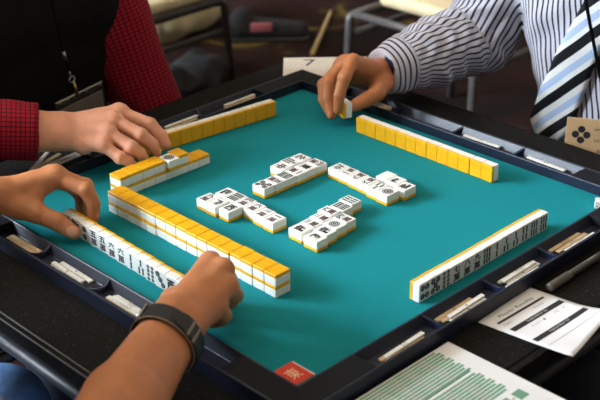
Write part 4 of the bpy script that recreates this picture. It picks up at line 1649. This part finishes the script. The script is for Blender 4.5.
jb = thing('black_jacket', 'crumpled black jacket on the floor beside the red checked sleeve', 'jacket', Vector((1.36, 1.93, 0)), 0.3)
g = Grid((-260, -200, -20), (260, 200, 200), 9)
X, Y, Z = g.points()
F = g.group([((-140, 0, 50), 60, (120, 20, 40), 55), ((0, -60, 40), 50, (90, -50, 40), 45)], 40)
F = np.maximum(F + 9 * noise3(X, Y, Z, 110, 18).astype(np.float32), (4 - Z).astype(np.float32) + 0 * F)
P, Q = nets(F, g); P[:, 2] -= TZ * 1000
np_mesh('jacket_body', [(P, Q)], M['black_cloth'], jb)

st = thing('wooden_stick', 'thin tan wooden stick lying on the dark carpet beyond the number card', 'stick', Vector((1.854, 1.832, .008)), math.atan2(2128 - 1832, 2257 - 1854))
bm = bmesh.new(); add_tube(bm, [(0, 0, 2), (30, 0, 2), (480, 0, 0), (505, 0, 0)], [8, 9, 6, 4], 10); obj('shaft', bm, M['wood'], st, True)
bm = bmesh.new(); add_tube(bm, [(24, 0, 2), (60, 0, 2)], 9.8, 12); obj('ring', bm, M['brass'], st, True)

# ------------------------------------------------------------------ light
def area(name, loc, target, sx, sy, power, col):
    l = bpy.data.lights.new(name, 'AREA')
    l.shape = 'RECTANGLE'; l.size = sx; l.size_y = sy
    l.energy = power; l.color = col
    o = bpy.data.objects.new(name, l); COL.objects.link(o)
    o.location = loc
    d = Vector(target) - Vector(loc)
    o.rotation_euler = d.to_track_quat('-Z', 'Y').to_euler()
    return o


area('window_daylight', (-4.93, 3.6, 3.05), (0, 0, TZ), 1.5, 1.7, 800, (0.77, 0.88, 1.0))
area('window_daylight', (-3.3, 4.93, 3.05), (0, 0, TZ), 1.5, 1.7, 680, (0.77, 0.88, 1.0))
for i, (x, y) in enumerate(((-1.2, -1.2), (1.4, 1.2), (-1.4, 1.6), (1.6, -1.4))):
    area('ceiling_lamp', (x, y, 4.6), (x, y, 0), 0.9, 0.9, 15, (1.0, 0.70, 0.44))

w = bpy.data.worlds.new('room_air')
SC.world = w
w.use_nodes = True
w.node_tree.nodes['Background'].inputs[0].default_value = (0.75, 0.85, 1.0, 1)
w.node_tree.nodes['Background'].inputs[1].default_value = 0.6

# ------------------------------------------------------------------ camera
cam = bpy.data.cameras.new('camera')
cam.sensor_width = 36.0
cam.lens = 1212.9 / 600 * 36.0
co = bpy.data.objects.new('camera', cam)
COL.objects.link(co)
yaw, pit, rol = 0.79893, 0.46848, -0.016627
fw = Vector((math.cos(yaw) * math.cos(pit), math.sin(yaw) * math.cos(pit), -math.sin(pit)))
rt = Vector((math.sin(yaw), -math.cos(yaw), 0)); upv = rt.cross(fw)
r2 = math.cos(rol) * rt + math.sin(rol) * upv; u2 = -math.sin(rol) * rt + math.cos(rol) * upv
mw = Matrix((r2, u2, -fw)).transposed().to_4x4()
mw.translation = W(-1022.3, -1049.4, 752.1)
co.matrix_world = mw
cam.clip_start = 0.05
cam.dof.use_dof = True
cam.dof.focus_distance = 1.60
cam.dof.aperture_fstop = 8.0
SC.camera = co

SC.view_settings.view_transform = 'Standard'
SC.view_settings.look = 'None'
SC.view_settings.exposure = 0.0
SC.view_settings.gamma = 1.0
SC.view_settings.use_curve_mapping = False
